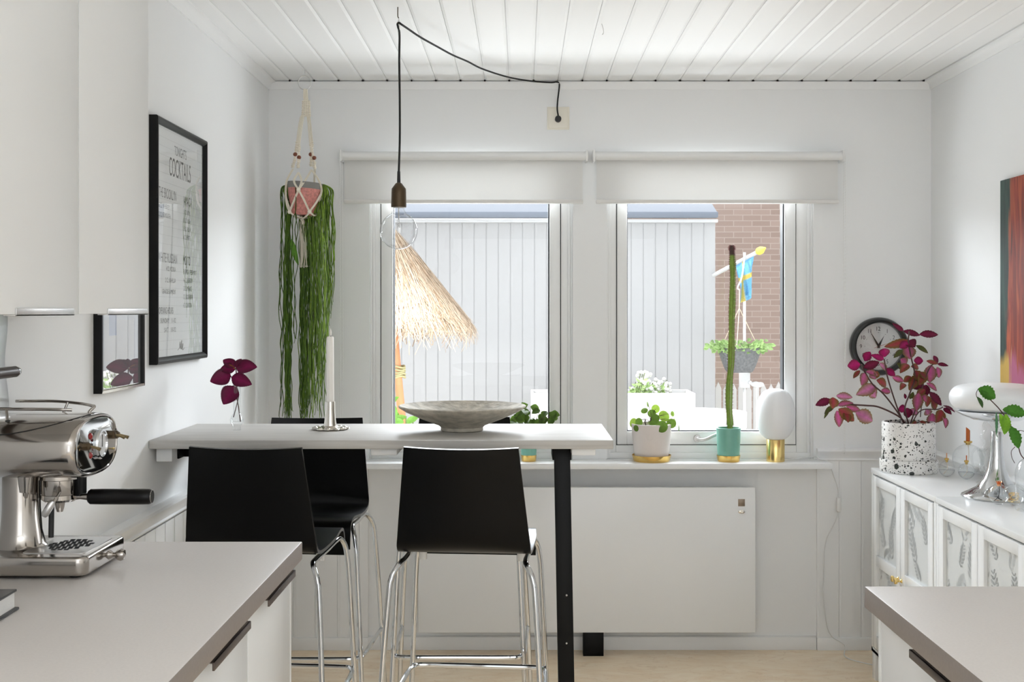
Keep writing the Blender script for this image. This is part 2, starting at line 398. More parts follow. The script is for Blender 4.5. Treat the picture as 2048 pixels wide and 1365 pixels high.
        if loc is not None: o.location = loc
        return o

def tag(o, label, cat, group=None):
    o['label'] = label; o['category'] = cat
    if group: o['group'] = group
    return o
def thing(name, label, cat, loc=(0, 0, 0), rz=0., group=None):
    o = bpy.data.objects.new(name, None); COL.objects.link(o); o.empty_display_size = .05
    o.location = loc; o.rotation_euler = (0, 0, rz)
    return tag(o, label, cat, group)
def struct(o): o['kind'] = 'structure'; return o
def dup(root, loc, rz, label, group=None):
    r = root.copy(); COL.objects.link(r); r.location = loc; r.rotation_euler = (0, 0, rz); r['label'] = label
    if group: r['group'] = group
    for ch in list(root.children):
        c = ch.copy(); COL.objects.link(c); c.parent = r
        for g in list(ch.children):
            d = g.copy(); COL.objects.link(d); d.parent = c
    return r
def text_into(mb, txt, width, height, O, U, V, N, align='C', maxw=None):
    """flat lettering: cap height `height`, total width `width`, origin O, axes U (reading) V (up), lifted along N"""
    cu = bpy.data.curves.new('t', 'FONT'); cu.body = txt; cu.size = 1
    ob = bpy.data.objects.new('t', cu); COL.objects.link(ob)
    bpy.context.view_layer.update()
    me = bpy.data.meshes.new_from_object(ob.evaluated_get(bpy.context.evaluated_depsgraph_get()))
    xs = [v.co.x for v in me.vertices]; x0, x1 = min(xs), max(xs)
    cap = .70
    k = width/(x1-x0) if width else height/cap*.86
    O = Vector(O); U = Vector(U); V = Vector(V); N = Vector(N)
    off = {'C': -(x0+x1)/2, 'L': -x0, 'R': -x1}[align]
    mb.add([O+U*((v.co.x+off)*k)+V*(v.co.y/cap*height)+N for v in me.vertices], [tuple(p.vertices) for p in me.polygons])
    bpy.data.objects.remove(ob); bpy.data.curves.remove(cu); bpy.data.meshes.remove(me)
    return mb
# ================================================================== THE SETTING
struct(MB().box(XL-.2, XR+.2, YB-.1, YW+.25, -.08, 0).build('floor', floor_mat()))
# ceiling: planks running to the window wall, with open grooves
cb = MB(); pitch = .1027; gx = -.056-11*pitch
edges = [XL-.12]
k = 0
while gx+k*pitch < XR+.1:
    if gx+k*pitch > XL-.1: edges.append(gx+k*pitch)
    k += 1
edges.append(XR+.12)
for a, b in zip(edges[:-1], edges[1:]):
    w = .0007; y0, y1 = YB-.1, YW+.12
    p = [(a+w, ZC+.009), (a+w, ZC+.0032), (a+w+.010, ZC), (b-w-.010, ZC), (b-w, ZC+.0032), (b-w, ZC+.009)]
    vs = [(x, y, z) for y in (y0, y1) for x, z in p]; n = len(p)
    cb.add(vs, [(i, i+1, n+i+1, n+i) for i in range(n-1)])
cb.box(XL-.2, XR+.2, YB-.1, YW+.12, ZC+.009, ZC+.1)
ce = struct(cb.build('ceiling', M_ceil, smooth=False))
ge = MB(); rg_ = random.Random(31)
for q in edges[1:-1]:
    if XL+.08 < q < XR-.03 and abs(q-.151) > .03: w_ = rg_.uniform(.0025, .0046); ge.box(q-w_, q+w_, YW-.0165, YW-.005, ZC-.0042, ZC+.0035)
ge.build('groove_ends', M_dark, ce, smooth=False)  # solid black boxes stand in for the shade inside the open groove ends
struct(MB().box(XL-.2, XL, YB-.1, YW+.2, 0, ZC+.0).build('wall_left', M_wall, smooth=False))
struct(MB().box(XR, XR+.2, YB-.1, YW+.2, 0, ZC+.0).build('wall_right', M_wall, smooth=False))
# window wall with its two openings
OX = [(-.645, .2120), (.3560, 1.2290)]; OZ = (ZS-.03, 2.088)
w = MB(); y0, y1 = YW, YW+.20
w.box(XL, OX[0][0], y0, y1, 0, ZC); w.box(OX[0][1], OX[1][0], y0, y1, OZ[0], OZ[1]); w.box(OX[1][1], XR, y0, y1, 0, ZC)
w.box(OX[0][0], OX[1][1], y0, y1, 0, OZ[0]); w.box(OX[0][0], OX[1][1], y0, y1, OZ[1], ZC)
struct(w.build('wall_far', M_wall, smooth=False))
struct(MB().box(XL-.2, XR+.2, YW+.12, YW+.14, ZC-.02, ZC+.12).build('trim_9', M_dark, smooth=False))
# unseen back of the room, its opening added for the rear fill light
w = MB(); w.box(XL, XR, YB-.1, YB, 0, .55); w.box(XL, XR, YB-.1, YB, 2.2, ZC); w.box(XL, -.75, YB-.1, YB, .55, 2.2); w.box(1.4, XR, YB-.1, YB, .55, 2.2)
struct(w.build('wall_back', M_wall, smooth=False))
# crown moulding round the ceiling
def crown(name, a, b, n):
    a = Vector(a); b = Vector(b); n = Vector(n); m = MB()
    p = [(0, -.036), (.006, -.036), (.008, -.030), (.012, -.016), (.022, -.007), (.030, -.005), (.032, -.0005), (0, -.0005)]
    vs = [q+n*x+Vector((0, 0, ZC+z)) for q in (a, b) for x, z in p]; k = len(p)
    m.add(vs, [(i, (i+1) % k, k+(i+1) % k, k+i) for i in range(k)]+[tuple(range(k)), tuple(range(k, 2*k))])
    return struct(m.build(name, M_trim, angle=50))
crown('trim_1', (XL, YB, 0), (XL, YW, 0), (1, 0, 0)); crown('trim_2', (XR, YB, 0), (XR, YW, 0), (-1, 0, 0))
def crown_far():
    m = MB(); p = [(0, -.036), (.005, -.036), (.007, -.030), (.010, -.014), (.012, -.0065), (.014, -.004), (0, -.004)]
    vs = [Vector((x, YW-d, ZC+z)) for x in (XL, XR) for d, z in p]; k = len(p)
    m.add(vs, [(i, (i+1) % k, k+(i+1) % k, k+i) for i in range(k)]+[tuple(range(k)), tuple(range(k, 2*k))])
    return struct(m.build('trim_3', M_trim, angle=50))
crown_far()
# wainscot boards and chair rails
def rail_prof(m, a, b, n, zb=.797, zt=.850):
    h = zt-zb
    p = [(0, zb), (.014, zb), (.018, zb+.10*h), (.015, zb+.2*h), (.018, zb+.45*h), (.026, zb+.62*h), (.030, zb+.8*h), (.028, zb+.93*h), (.020, zt), (0, zt)]
    a = Vector(a); b = Vector(b); n = Vector(n); k = len(p)
    vs = [q+n*x+Vector((0, 0, z)) for q in (a, b) for x, z in p]
    m.add(vs, [(i, (i+1) % k, k+(i+1) % k, k+i) for i in range(k)]+[tuple(range(k)), tuple(range(k, 2*k))])
def boards(m, a0, a1, fn, pitch=.093, th=.012, z0=.05, z1=.80):
    x = a0
    while x < a1-.004:
        e = min(x+pitch, a1)
        m.box(*fn(x+.0006, e-.0006, th), z0, z1)
        if e-x > .06: m.box(*fn(x+.009, x+.0125, th+.0015), z0, z1)
        x = e
    m.box(*fn(a0, a1, th-.004), z0, z1)
m = MB(); boards(m, 2.64, YW, lambda a, b, t: (XL, XL+t, a, b)); rail_prof(m, (XL, 2.64, 0), (XL, YW, 0), (1, 0, 0), .805, .862); struct(m.build('trim_4', M_trim, angle=30))
m = MB(); boards(m, YB, YW, lambda a, b, t: (XR-t, XR, a, b)); rail_prof(m, (XR, YB, 0), (XR, YW, 0), (-1, 0, 0)); struct(m.build('trim_5', M_trim, angle=30))
m = MB(); boards(m, 1.240, XR-.013, lambda a, b, t: (a, b, YW-t, YW)); rail_prof(m, (1.240, YW, 0), (XR, YW, 0), (0, -1, 0)); struct(m.build('trim_6', M_trim, angle=30))
m = MB(); boards(m, XL+.013, -.650, lambda a, b, t: (a, b, YW-t, YW)); rail_prof(m, (XL, YW, 0), (-.650, YW, 0), (0, -1, 0)); struct(m.build('trim_7', M_trim, angle=30))
struct(MB().box(XL+.015, 1.238, YW-.012, YW, 0, .055).box(-.648, 1.238, YW-.010, YW, .055, .058).box(XL+.015, -.650, YW-.018, YW, 0, .053).box(1.240, XR-.019, YW-.018, YW, 0, .053).build('baseboard_far', M_trim, bevel=.0015))
struct(MB().box(XL, XL+.018, 2.64, YW-.018, 0, .053).build('baseboard_left', M_trim, bevel=.002))
struct(MB().box(XR-.018, XR, YB, YW-.018, 0, .053).build('baseboard_right', M_trim, bevel=.002))
# sill shelf that runs under both windows
struct(MB().box(-.69, 1.272, 4.82, YW, ZS-.0235, ZS).box(OX[0][0], OX[0][1], YW, 5.0, ZS-.0235, ZS).box(OX[1][0], OX[1][1], YW, 5.0, ZS-.0235, ZS).build('trim_8', M_lac, bevel=.0015))
# windows
def window(name, x0, x1, fl, sl, sr, fr, handle):
    """opening x0..x1; sash edges fl (left gap) .. fr (right gap); glass sl..sr"""
    zt = OZ[1]; zb = ZS
    fz0 = .862; gz0 = .917; gz1 = 2.055; fz1 = 2.072
    root = MB()
    # outer frame, flush bead steps
    root.box(x0, fl-.004, 4.996, 5.075, zb, zt).box(fr+.004, x1, 4.996, 5.075, zb, zt).box(fl-.004, fr+.004, 4.996, 5.075, zb, fz0-.004).box(fl-.004, fr+.004, 4.996, 5.075, fz1+.004, zt)
    root.box(x0, x0+.008, 4.978, 4.996, zb, zt).box(x1-.008, x1, 4.978, 4.996, zb, zt)
    root.box(x0+.008, x0+.020, 4.988, 4.996, zb, zt).box(x1-.020, x1-.008, 4.988, 4.996, zb, zt)
    root.box(x0+.008, x1-.008, 4.982, 4.996, zb, zb+.025)
    o = struct(root.build(name, M_frame, bevel=.0015))
    s = MB(); s.ring(fl, fr, fz0, fz1, 0, 4.992, 5.06, 0, 0) if 0 else None
    for (a, b, c, d) in ((fl, sl, fz0, fz1), (sr, fr, fz0, fz1), (sl, sr, fz0, gz0), (sl, sr, gz1, fz1)): s.box(a, b, 4.990, 5.06, c, d)
    s.build('sash', M_frame, o, bevel=.002)
    g = MB()
    for (a, b, c, d) in ((fl-.004, fl, fz0-.004, fz1+.004), (fr, fr+.004, fz0-.004, fz1+.004), (fl, fr, fz0-.004, fz0), (fl, fr, fz1, fz1+.004)): g.box(a, b, 5.004, 5.05, c, d)
    for (a, b, c, d) in ((sl, sl+.003, gz0, gz1), (sr-.006, sr, gz0, gz1), (sl, sr, gz0, gz0+.004), (sl, sr, gz1-.004, gz1)): g.box(a, b, 5.0, 5.05, c, d)
    g.build('gasket', M_gasket, o, smooth=False)
    g = MB(); g.add([(sl, 5.03, gz0), (sr, 5.03, gz0), (sr, 5.03, gz1), (sl, 5.03, gz1)], [(0, 1, 2, 3)])
    g.build('pane', M_glass, o)
    if handle:
        hx = handle; h = MB(); z = .888
        h.cyl((hx, 4.992, z), (hx, 4.975, z), .017, .015, 20)
        h.cyl((hx, 4.975, z), (hx, 4.952, z), .008, .008, 12)
        h.tube(smooth_path([(hx-.002, 4.955, z-.002), (hx+.012, 4.948, z-.003), (hx+.035, 4.946, z+.003), (hx+.062, 4.946, z+.016), (hx+.082, 4.947, z+.024)], 5), .007, 10, radii=None)
        h.build('handle', M_steel, o)
    return o
window('window_1', OX[0][0], OX[0][1], -.600, -.550, .115, .160, None)
window('window_2', OX[1][0], OX[1][1], .402, .444, 1.113, 1.160, .742)
# roller blinds
def blind(x0, x1, label, chain_x, chain_zb):
    zt = 1.43+(622-315)/475*1.0; y = 4.905
    t = thing('roller_blind', label, 'roller blind', ((x0+x1)/2, y, zt), group='roller blinds over the windows')
    hw = (x1-x0)/2
    MB().cyl((-hw+.008, 0, 0), (hw-.008, 0, 0), .0185, seg=24).build('roller_tube', M_white_pl, t)
    f = MB(); n = 24
    for k, (zz, yy) in enumerate(((0.005, -.0187), (-.06, -.0187), (-.12, -.0187), (-.176, -.0187))): pass
    f.box(-hw+.012, hw-.016, .0182, .0190, -.180, .004)
    f.build('fabric', fabric, t, smooth=False)
    MB().box(-hw+.010, hw-.014, .006, .031, -.197, -.181).build('bottom_bar', M_wicklike, t, bevel=.003)
    for sx in (-1, 1):
        b = MB(); b.box(sx*hw-.004, sx*hw+.004, -.02, YW-y, -.024, .024); b.cyl((sx*(hw-.008), 0, 0), (sx*(hw+.006), 0, 0), .019, seg=20)
        b.build('bracket', M_white_pl, t, bevel=.0015)
    ch = MB(); lx = chain_x-(x0+x1)/2; zb = chain_zb-zt
    for dx, dy in ((0, -.020), (.004, .020)):
        p = [(lx+dx, dy, .0), (lx+dx, dy, zb*.3), (lx+dx*1.6, dy, zb*.7), (lx+dx, dy*.6, zb)]
        p = smooth_path(p, 60); ch.tube(p, .0012, 5, radii=[.0007 if i % 2 else .0019 for i in range(len(p))])
    ch.tube([(lx+.012*math.sin(a)*0, -.012*math.cos(a), zb-.012*math.sin(a)) for a in [PI*k/8 for k in range(9)]], .0013, 5)
    ch.build('bead_chain', M_white_pl, t)
fabric = fabric_mat(); M_wicklike = mat('blind_bar', (.74, .725, .70), .5)
blind(-.757, .268, 'white roller blind over the left window behind the bare bulb', -.759, .93)
blind(.298, 1.337, 'white roller blind over the right window above the tall cactus', 1.343, .845)

# ================================================================== KITCHEN
def pull(parent, y0, y1, x, z, sx, m=M_bronze, m2=None):
    h = MB(); a, b = (x, x+sx*.022) if sx > 0 else (x+sx*.022, x)
    h.box(a, b, y0, y1, z-.002, z); h.box(*((x+sx*.018, x+sx*.022) if sx > 0 else (x+sx*.022, x+sx*.018)), y0, y1, z-.014, z)
    return h.build('handle', m, parent, bevel=.0008)
def base_cabinet(label, xw, xf, y0, y1, end, hy, group):
    """xw wall side, xf front plane; end +1 if a side panel closes the far end"""
    s = 1 if xf > xw else -1
    t = thing('base_cabinet', label, 'kitchen cabinet', ((xw+xf)/2, (y0+y1)/2, 0), group=group)
    cx, cy = (xw+xf)/2, (y0+y1)/2
    a, b = sorted((xw-cx+s*.004, xf-cx-s*.020))
    c = MB().box(a, b, y0-cy, y1-cy, .12, ZK-.041); a2, b2 = sorted((xw-cx+s*.004, xf-cx-s*.07)); c.box(a2, b2, y0-cy, y1-cy, 0, .12)
    if end: a3, b3 = sorted((xw-cx+s*.004, xf-cx)); c.box(a3, b3, y1-cy, y1-cy+.016, 0, ZK-.041)
    c.build('carcass', M_lacmat, t, bevel=.001)
    a, b = sorted((xf-cx-s*.019, xf-cx))
    d = MB().box(a, b, y0-cy+.0015, y1-cy-.0015, .125, ZK-.048).build('door', M_lac, t, bevel=.0015)
    pull(d, hy[0]-cy, hy[1]-cy, xf-cx, ZK-.046, s)
    return t
GL = 'kitchen base cabinets on the left'
base_cabinet('white base cabinet on the left, next to the bar stools', XL, -.517, 2.213, 2.613, 1, (2.300, 2.565), GL)
base_cabinet('white base cabinet on the left, nearer the camera than its twin', XL, -.517, 1.811, 2.211, 0, (1.889, 2.144), GL)
base_cabinet('white base cabinet on the left under the near end of the counter', XL, -.517, 1.40, 1.809, 0, (1.48, 1.73), GL)
base_cabinet('white base cabinet under the right grey counter', XR-.34, .668, 1.55, 2.19, 1, (1.66, 1.965), 'base cabinets on the right')
def counter(name, label, x0, x1, y0, y1, front):
    m = MB(); m.mi = 0; m.box(x0, x1, y0, y1, ZK-.040, ZK)
    o = m.build(name, [M_counter, M_counter_edge_shaded], bevel=.0025)
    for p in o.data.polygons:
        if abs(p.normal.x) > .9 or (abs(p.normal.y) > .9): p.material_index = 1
    return tag(o, label, 'countertop')
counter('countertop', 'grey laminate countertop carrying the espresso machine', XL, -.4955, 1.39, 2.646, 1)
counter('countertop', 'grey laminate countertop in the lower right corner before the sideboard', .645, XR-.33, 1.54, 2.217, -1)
# wall cabinets
def wall_cabinet(label, y0, y1, hy):
    x0, x1 = XL, -.82; cx, cy = (x0+x1)/2, (y0+y1)/2; zb, zt = 1.424, 2.38
    t = thing('wall_cabinet', label, 'kitchen cabinet', (cx, cy, zb), group='white wall cabinets')
    MB().box(x0-cx, x1-cx-.020, y0-cy, y1-cy, .004, zt-zb).build('carcass', M_lacmat, t, bevel=.001)
    d = MB().box(x1-cx-.019, x1-cx, y0-cy+.0012, y1-cy-.0012, 0, zt-zb).build('door', M_lacmat, t, bevel=.0012)
    h = MB(); h.box(x1-cx-.019, x1-cx+.0025, hy[0]-cy, hy[1]-cy, -.0025, 0); h.box(x1-cx+.0002, x1-cx+.0025, hy[0]-cy, hy[1]-cy, -.0025, .010)
    h.build('handle', M_steel, d, bevel=.0005)
wall_cabinet('white wall cabinet whose right side meets the bare wall by the poster', 2.174, 2.576, (2.320, 2.562))
wall_cabinet('white wall cabinet in the top left corner above the espresso machine', 1.77, 2.172, (1.898, 2.144))

# ---- espresso machine (front faces the aisle, +X)
EX, EY = -.955, 2.385
t = thing('espresso_machine', 'polished steel espresso machine with a black handle on the left counter', 'espresso machine', (EX, EY, ZK))
def E(px, py, Y): return P(px, py, Y)-Vector((EX, EY, ZK))
def rrect(hx, hy, r, n=6):
    pts = []
    for cx, cy, a0 in ((hx-r, hy-r, 0), (-hx+r, hy-r, 90), (-hx+r, -hy+r, 180), (hx-r, -hy+r, 270)):
        for k in range(n+1): a = math.radians(a0+90*k/n); pts.append((cx+r*math.cos(a), cy+r*math.sin(a)))
    return pts
b = MB(); b.prism(rrect(.112, .117, .022), .037, Matrix.Translation((0, 0, .006)))
b.build('base', M_chromed, t, bevel=.006, seg=3)
MB().prism(rrect(.062, .082, .01), .0025, Matrix.Translation((.034, 0, .0425))).build('drip_plate', M_steel, t, bevel=.001)
g = MB()
for i in range(-3, 4):
    for j in range(-4, 5):
        if abs(i)+abs(j)*.7 <= 4.2:
            g.box(.036+i*.0125+(.003 if j % 2 else 0)-.0042, .036+i*.0125+(.003 if j % 2 else 0)+.0042, j*.0125-.0042, j*.0125+.0042, .0446, .0458)
g.build('drip_holes', M_dark, t, smooth=False)
for (x, y) in ((-.08, -.085), (.08, -.085), (-.08, .085), (.08, .085)):
    MB().cyl((x, y, 0), (x, y, .008), .012, seg=12).build('foot', M_rubber, t)
k = MB(); k.lathe([(0, 0), (.010, 0), (.008, .004), (.005, .008), (.006, .013), (.0105, .017), (.0125, .024), (.010, .031), (0, .034)], 16, M=Matrix.Rotation(PI/2, 4, 'Y'), c=(.112, .012, .022))
k.build('drawer_knob', M_chromed, t)
# column with a flared foot
c = MB(); c.lathe([(.052, .043), (.046, .05), (.040, .075), (.037, .12), (.0365, .19)], 32, c=(-.062, 0, 0)); c.build('column', M_chromed, t)
# barrel body, wide oval section
def oval(hy, hz, n=40, e=2.6):
    r = []
    for k in range(n):
        a = 2*PI*k/n; ca, sa = math.cos(a), math.sin(a)
        r.append((math.copysign(abs(ca)**(2/e), ca)*hy, math.copysign(abs(sa)**(2/e), sa)*hz))
    return r
zc = .250; secs = [(-.115, .75), (-.110, .93), (-.10, .98), (-.05, 1.), (.03, 1.), (.070, 1.), (.085, .995), (.092, .975), (.096, .94), (.0965, .90), (.092, .88)]
b = MB(); n = 40; BY = -.012; base = oval(.127, .0625)
vs = [(x, p[0]*sc+BY, zc+p[1]*sc) for x, sc in secs for p in base]
fs = [(i*n+k, i*n+(k+1) % n, (i+1)*n+(k+1) % n, (i+1)*n+k) for i in range(len(secs)-1) for k in range(n)]
fs += [tuple(range(n))]; b.add(vs, fs); b.build('barrel', M_chromed, t)
b = MB(); fp = [(p[0]*.91, p[1]*.90) for p in base]
vs = [(.0925, p[0]+BY, zc+p[1]) for p in fp]+[(.0955, p[0]*.95+BY, zc+p[1]*.95) for p in fp]
b.add(vs, [(k, (k+1) % n, n+(k+1) % n, n+k) for k in range(n)]+[tuple(range(n, 2*n))]); b.build('face_plate', M_chrome, t)
sm_ = []
for i in range(21):
    x = -.115+.205*i/20; z = .0625*min(.998, .50+.50*max(0, (x+.06)/.15)**1.6); y = -.127*max(0, 1-(z/.0625)**2.6)**(1/2.6); sm_.append((x, y*1.002+BY, zc+z*1.002))
MB().tube(sm_, .0011, 6).build('lid_seam', M_rubber, t)
RX = Matrix.Rotation(PI/2, 4, 'Y')
g = MB(); g.lathe([(.030, 0), (.031, .006), (.029, .010), (.026, .010), (.025, .006)], 32, M=RX, c=(.0955, -.004, zc)); bez = g.build('gauge', M_chrome, t)
g = MB(); g.lathe([(.0252, 0), (0, .0001)], 32, M=RX, c=(.1018, -.004, zc)); g.build('gauge_dial', mat('dial_white', (.75, .76, .77), .2, coat=.6), bez)
g = MB(); g.box(.1020, .1026, -.0012, .0012, zc-.006, zc+.019); g.build('gauge_needle', M_frameblk, bez)
for (y, z) in ((-.083, .004), (.058, .012), (.080, .010)):
    s_ = MB(); s_.lathe([(.0085, 0), (.0085, .010), (.0065, .012), (.0055, .014), (0, .014)], 8, M=RX, c=(.0955, y, zc+z)); sw = s_.build('toggle_switch', M_holder, t)
    MB().tube([(.108, y, zc+z), (.120, y, zc+z-.003), (.128, y, zc+z-.006)], .003, 8, radii=[.0025, .0027, .0038]).build('lever', mat('aged_brass', rgb(150, 132, 98), .35, .9), sw)
for z in (.020, -.018):
    MB().ball((.0955, -.047, zc+z), .007, 12, 8, sc=(.6, 1, 1)).build('indicator_light', mat('red_lamp', (.25, .008, .008), .15, coat=.5), t)
for y, z in ((-.104, .000), (.088, -.02)): MB().ball((.094, y, zc+z), .0035, 10, 6, sc=(.6, 1, 1)).build('screw', M_brass, t)
# group head and portafilter
g = MB(); g.lathe([(.0, .190), (.042, .190), (.042, .180), (.036, .178), (.036, .150), (.034, .146), (0, .146)], 32, c=(.016, 0, 0)); g.build('group_head', M_chromed, t)
MB().box(.050, .060, -.012, .03, .145, .192).build('latch', M_black, t, bevel=.002)
pf = MB(); pf.lathe([(.0, .148), (.036, .148), (.036, .139), (.030, .134), (0, .132)], 32, c=(.016, 0, 0)); pf.tube([(.016, 0, .136), (.016, 0, .120), (.016, 0, .112)], .01, 12, radii=[.011, .0085, .006])
pf.tube([(.04, 0, .142), (.058, -.002, .143), (.078, -.003, .143)], .006, 12, radii=[.007, .0055, .008]); pfo = pf.build('portafilter', M_chromed, t)
h = MB(); h.lathe([(0, 0), (.0125, 0), (.0155, .004), (.0160, .03), (.0160, .110), (.0155, .123), (.013, .127), (0, .127)], 20, M=RX, c=(.076, -.003, .143)); h.build('portafilter_handle', mat('black_bakelite', (.004, .0035, .0035), .32, spec=.2), pfo)
MB().lathe([(0, .1265), (.0125, .1265), (.0128, .1285), (0, .1285)], 20, M=RX, c=(.076, -.003, .143)).build('handle_cap', M_silver, pfo)
wv = MB(); wv.tube(smooth_path([E(118, 975, 2.32), E(119, 985, 2.312), E(112, 997, 2.30), E(103, 1010, 2.292)], 5), .0028, 10); wd = wv.build('steam_wand', M_chromed, t)
MB().tube([E(107, 1003, 2.2895), E(103, 1008, 2.289), E(90, 1029, 2.286), E(87, 1034, 2.285)], .006, 12, radii=[.004, .0075, .0075, .0045]).build('wand_sleeve', M_steel, wd)
v = MB(); v.tube([E(52, 946, 2.34), E(52, 985, 2.34)], .012, 12, radii=[.017, .012]); v.tube([E(52, 980, 2.34), E(52, 997, 2.34)], .006, 10, radii=[.006, .003]); v.build('water_valve', M_chromed, t)
MB().tube(smooth_path([(-.025, .05, .19), (-.022, .052, .12), (-.022, .05, .05)], 6), .0055, 10).build('hose', M_rubber, t)
MB().tube(smooth_path([(-.035, -.008, .19), (-.03, -.01, .12), (-.02, -.012, .05)], 6), .006, 10).build('water_pipe', M_chromed, t)
# cup rail
cr = MB(); zr = .330
lp = smooth_path([(-.110, -.078, zr-.002), (-.04, -.079, zr-.003), (.03, -.076, zr-.004), (.066, -.066, zr-.006)], 6)
cr.tube(lp, .0032, 10)
cr.tube(smooth_path([(-.11, .085, zr), (-.03, .084, zr), (.03, .072, zr-.004), (.062, .050, zr-.007), (.072, .038, zr-.008), (.066, .030, zr-.016), (.062, .028, .305)], 6), .0032, 10)
cr.tube([(.002, .078, zr-.002), (-.006, .066, .300)], .0026, 8); cr.tube([(-.058, -.079, zr-.003), (-.050, -.090, .300)], .0028, 8)
cro = cr.build('cup_rail', M_holder if 0 else M_chromed, t)
MB().cyl((-.051, -.0885, .305), (-.048, -.0935, .291), .0052, seg=10).build('rail_foot', M_rubber, cro)

# ---- book lying on the counter
t = thing('book', 'black covered book lying on the counter at the left picture edge', 'book', (-.955, 1.94, ZK), rz=.03)
MB().box(-.084, .075, -.10, .10, .0045, .031).build('pages', mat('book_pages', (.74, .73, .71), .7, bump=.4, bscale=300, stretch=(.1, .1, 8)), t, smooth=False)
bc = MB(); bc.box(-.085, .082, -.104, .104, 0, .0045); bc.box(-.085, .078, -.104, .104, .031, .0355); bc.box(-.089, -.083, -.104, .104, 0, .0355); bc.build('cover', M_frameblk, t, bevel=.0015)
# ---- rail with chrome tip and wavy mirror on the left wall
t = thing('wall_rail', 'dark wooden rail with a chrome tip at the left picture edge above the coffee machine', 'rail', (XL, 2.25, 1.305))
RY = Matrix.Rotation(-PI/2, 4, 'X')
MB().cyl((.030, -.25, 0), (.030, .160, 0), .0115, seg=20).build('rod', M_darkwood, t)
MB().lathe([(0, 0), (.0118, 0), (.0118, .006), (.009, .011), (0, .012)], 20, M=RY, c=(.030, .160, 0)).build('end_cap', M_chrome, t)
for y_ in (-.20, .10): MB().box(0, .030, y_, y_+.015, -.006, .006).build('bracket', M_steel, t, bevel=.001)
m = MB(); pts = []
for k in range(25): q = k/24; z = 1.45-.24*q; pts.append((2.432+.008*math.sin(q*9)+.007*q, z))
for k in range(25): q = k/24; z = 1.21+.24*q; pts.append((2.13+.006*math.sin(q*8), z))
M_ = Matrix(((0, 0, 1, XL), (1, 0, 0, 0), (0, 1, 0, 0), (0, 0, 0, 1)))
m.prism([(y, z) for y, z in pts], .003, M_); tag(m.build('wall_mirror', mat('cloudy_mirror', (.9, .91, .92), .28, 1.), bevel=.0006), 'wavy edged frameless mirror at the left picture edge behind the coffee machine', 'mirror')

# ---- poster
px0, px1, pz0, pz1 = 3.372, 3.910, 1.274, 1.994
cy, cz = (px0+px1)/2, (pz0+pz1)/2
t = thing('framed_poster', 'large black framed cocktail menu poster on the left wall', 'poster', (XL, cy, cz))
fr = MB(); prof = [(0, 0), (0.022, 0), (.0255, .004), (.0255, .009), (.021, .015), (.015, .020), (.012, .020), (.012, .012), (0, .012)]
def frame_prof(m, hy, hz, prof):
    """mitred frame; prof = (depth from wall, distance inwards)"""
    k = len(prof); vs = []
    for (sy, sz) in ((-1, -1), (1, -1), (1, 1), (-1, 1)):
        for (d, i) in prof: vs.append((d, sy*(hy-i), sz*(hz-i)))
    m.add(vs, [(c*k+i, c*k+(i+1) % k, ((c+1) % 4)*k+(i+1) % k, ((c+1) % 4)*k+i) for c in range(4) for i in range(k)])
frame_prof(fr, .269, .36, prof); fr.build('frame', M_frameblk, t, angle=25)
MB().box(0.006, .012, -.258, .258, -.349, .349).build('print', M_paper, t, smooth=False)
lt = MB(); U, V, N = (0, 1, 0), (0, 0, 1), (.0123, 0, 0)
def W(txt, y0, y1, zb, zt, al='C'):
    text_into(lt, txt, y1-y0, zt-zb, (0, (y0+y1)/2-cy, zb-cz), U, V, N)
lt.mi = 0
W("TONIGHT'S", 3.578, 3.704, 1.905, 1.934); W('COCKTAILS', 3.525, 3.752, 1.838, 1.894)
W('THE BROOKLYN', 3.425, 3.595, 1.765, 1.795); W('JAMAICA', 3.672, 3.762, 1.762, 1.790)
W('WHITE RUSSIAN', 3.415, 3.605, 1.574, 1.602); W('MOJITO', 3.672, 3.748, 1.574, 1.602)
lt.mi = 1
for i, s_ in enumerate(('1.5 CL ROM', '1.5 CL RUSH', '1.5 CL RUSH', '6 CL SPRITE')): W(s_, 3.672, 3.672+.0068*len(s_), 1.733-.0262*i, 1.747-.0262*i)
for i, s_ in enumerate(('EN SPRIG AV FRESH MYNT', '4-6 CL LJUS ROM', '2 CL LIMEJUICE', '2 CL SOCKERSIRAP', '6 CL CLUB SODA')): W(s_, 3.672, 3.672+.0066*len(s_), 1.545-.0262*i, 1.560-.0262*i)
for i, s_ in enumerate(('6 CL WHISKEY', '2 CL VERMOUTH')): W(s_, 3.425, 3.425+.0085*len(s_), 1.733-.0262*i, 1.747-.0262*i)
for i, s_ in enumerate(('4 CL VODKA', '2 CL KAHLUA', 'GRADDE & MJOLK')): W(s_, 3.59-.0095*len(s_), 3.59, 1.549-.0262*i*1.3, 1.563-.0262*i*1.3)
W('OPENING HOURS', 3.425, 3.565, 1.421, 1.441); W('SUNDAY   11-02', 3.440, 3.592, 1.394, 1.408); W('SAT   18-02', 3.475, 3.592, 1.366, 1.380)
sg = smooth_path([(.0125, -.03, -.325), (.0125, -.012, -.318), (.0125, -.005, -.300), (.0125, 0, -.322), (.0125, .012, -.296), (.0125, .010, -.324), (.0125, .025, -.306), (.0125, .022, -.326), (.0125, .04, -.320)], 6)
lt.mi = 1; lt.tube(sg, .0007, 5)
lt.mi = 2
z = .335
while z > -.345: lt.box(.0121, .01225, -.25, .25, z, z+.0008); z -= .0262
lt.build('lettering', [M_ink, mat('small_print_ink', (.07, .07, .07), .7), M_inklight], t, smooth=False)
g = MB(); N_ = 24; vs = []                       # acrylic sheet, slightly bowed away from the print
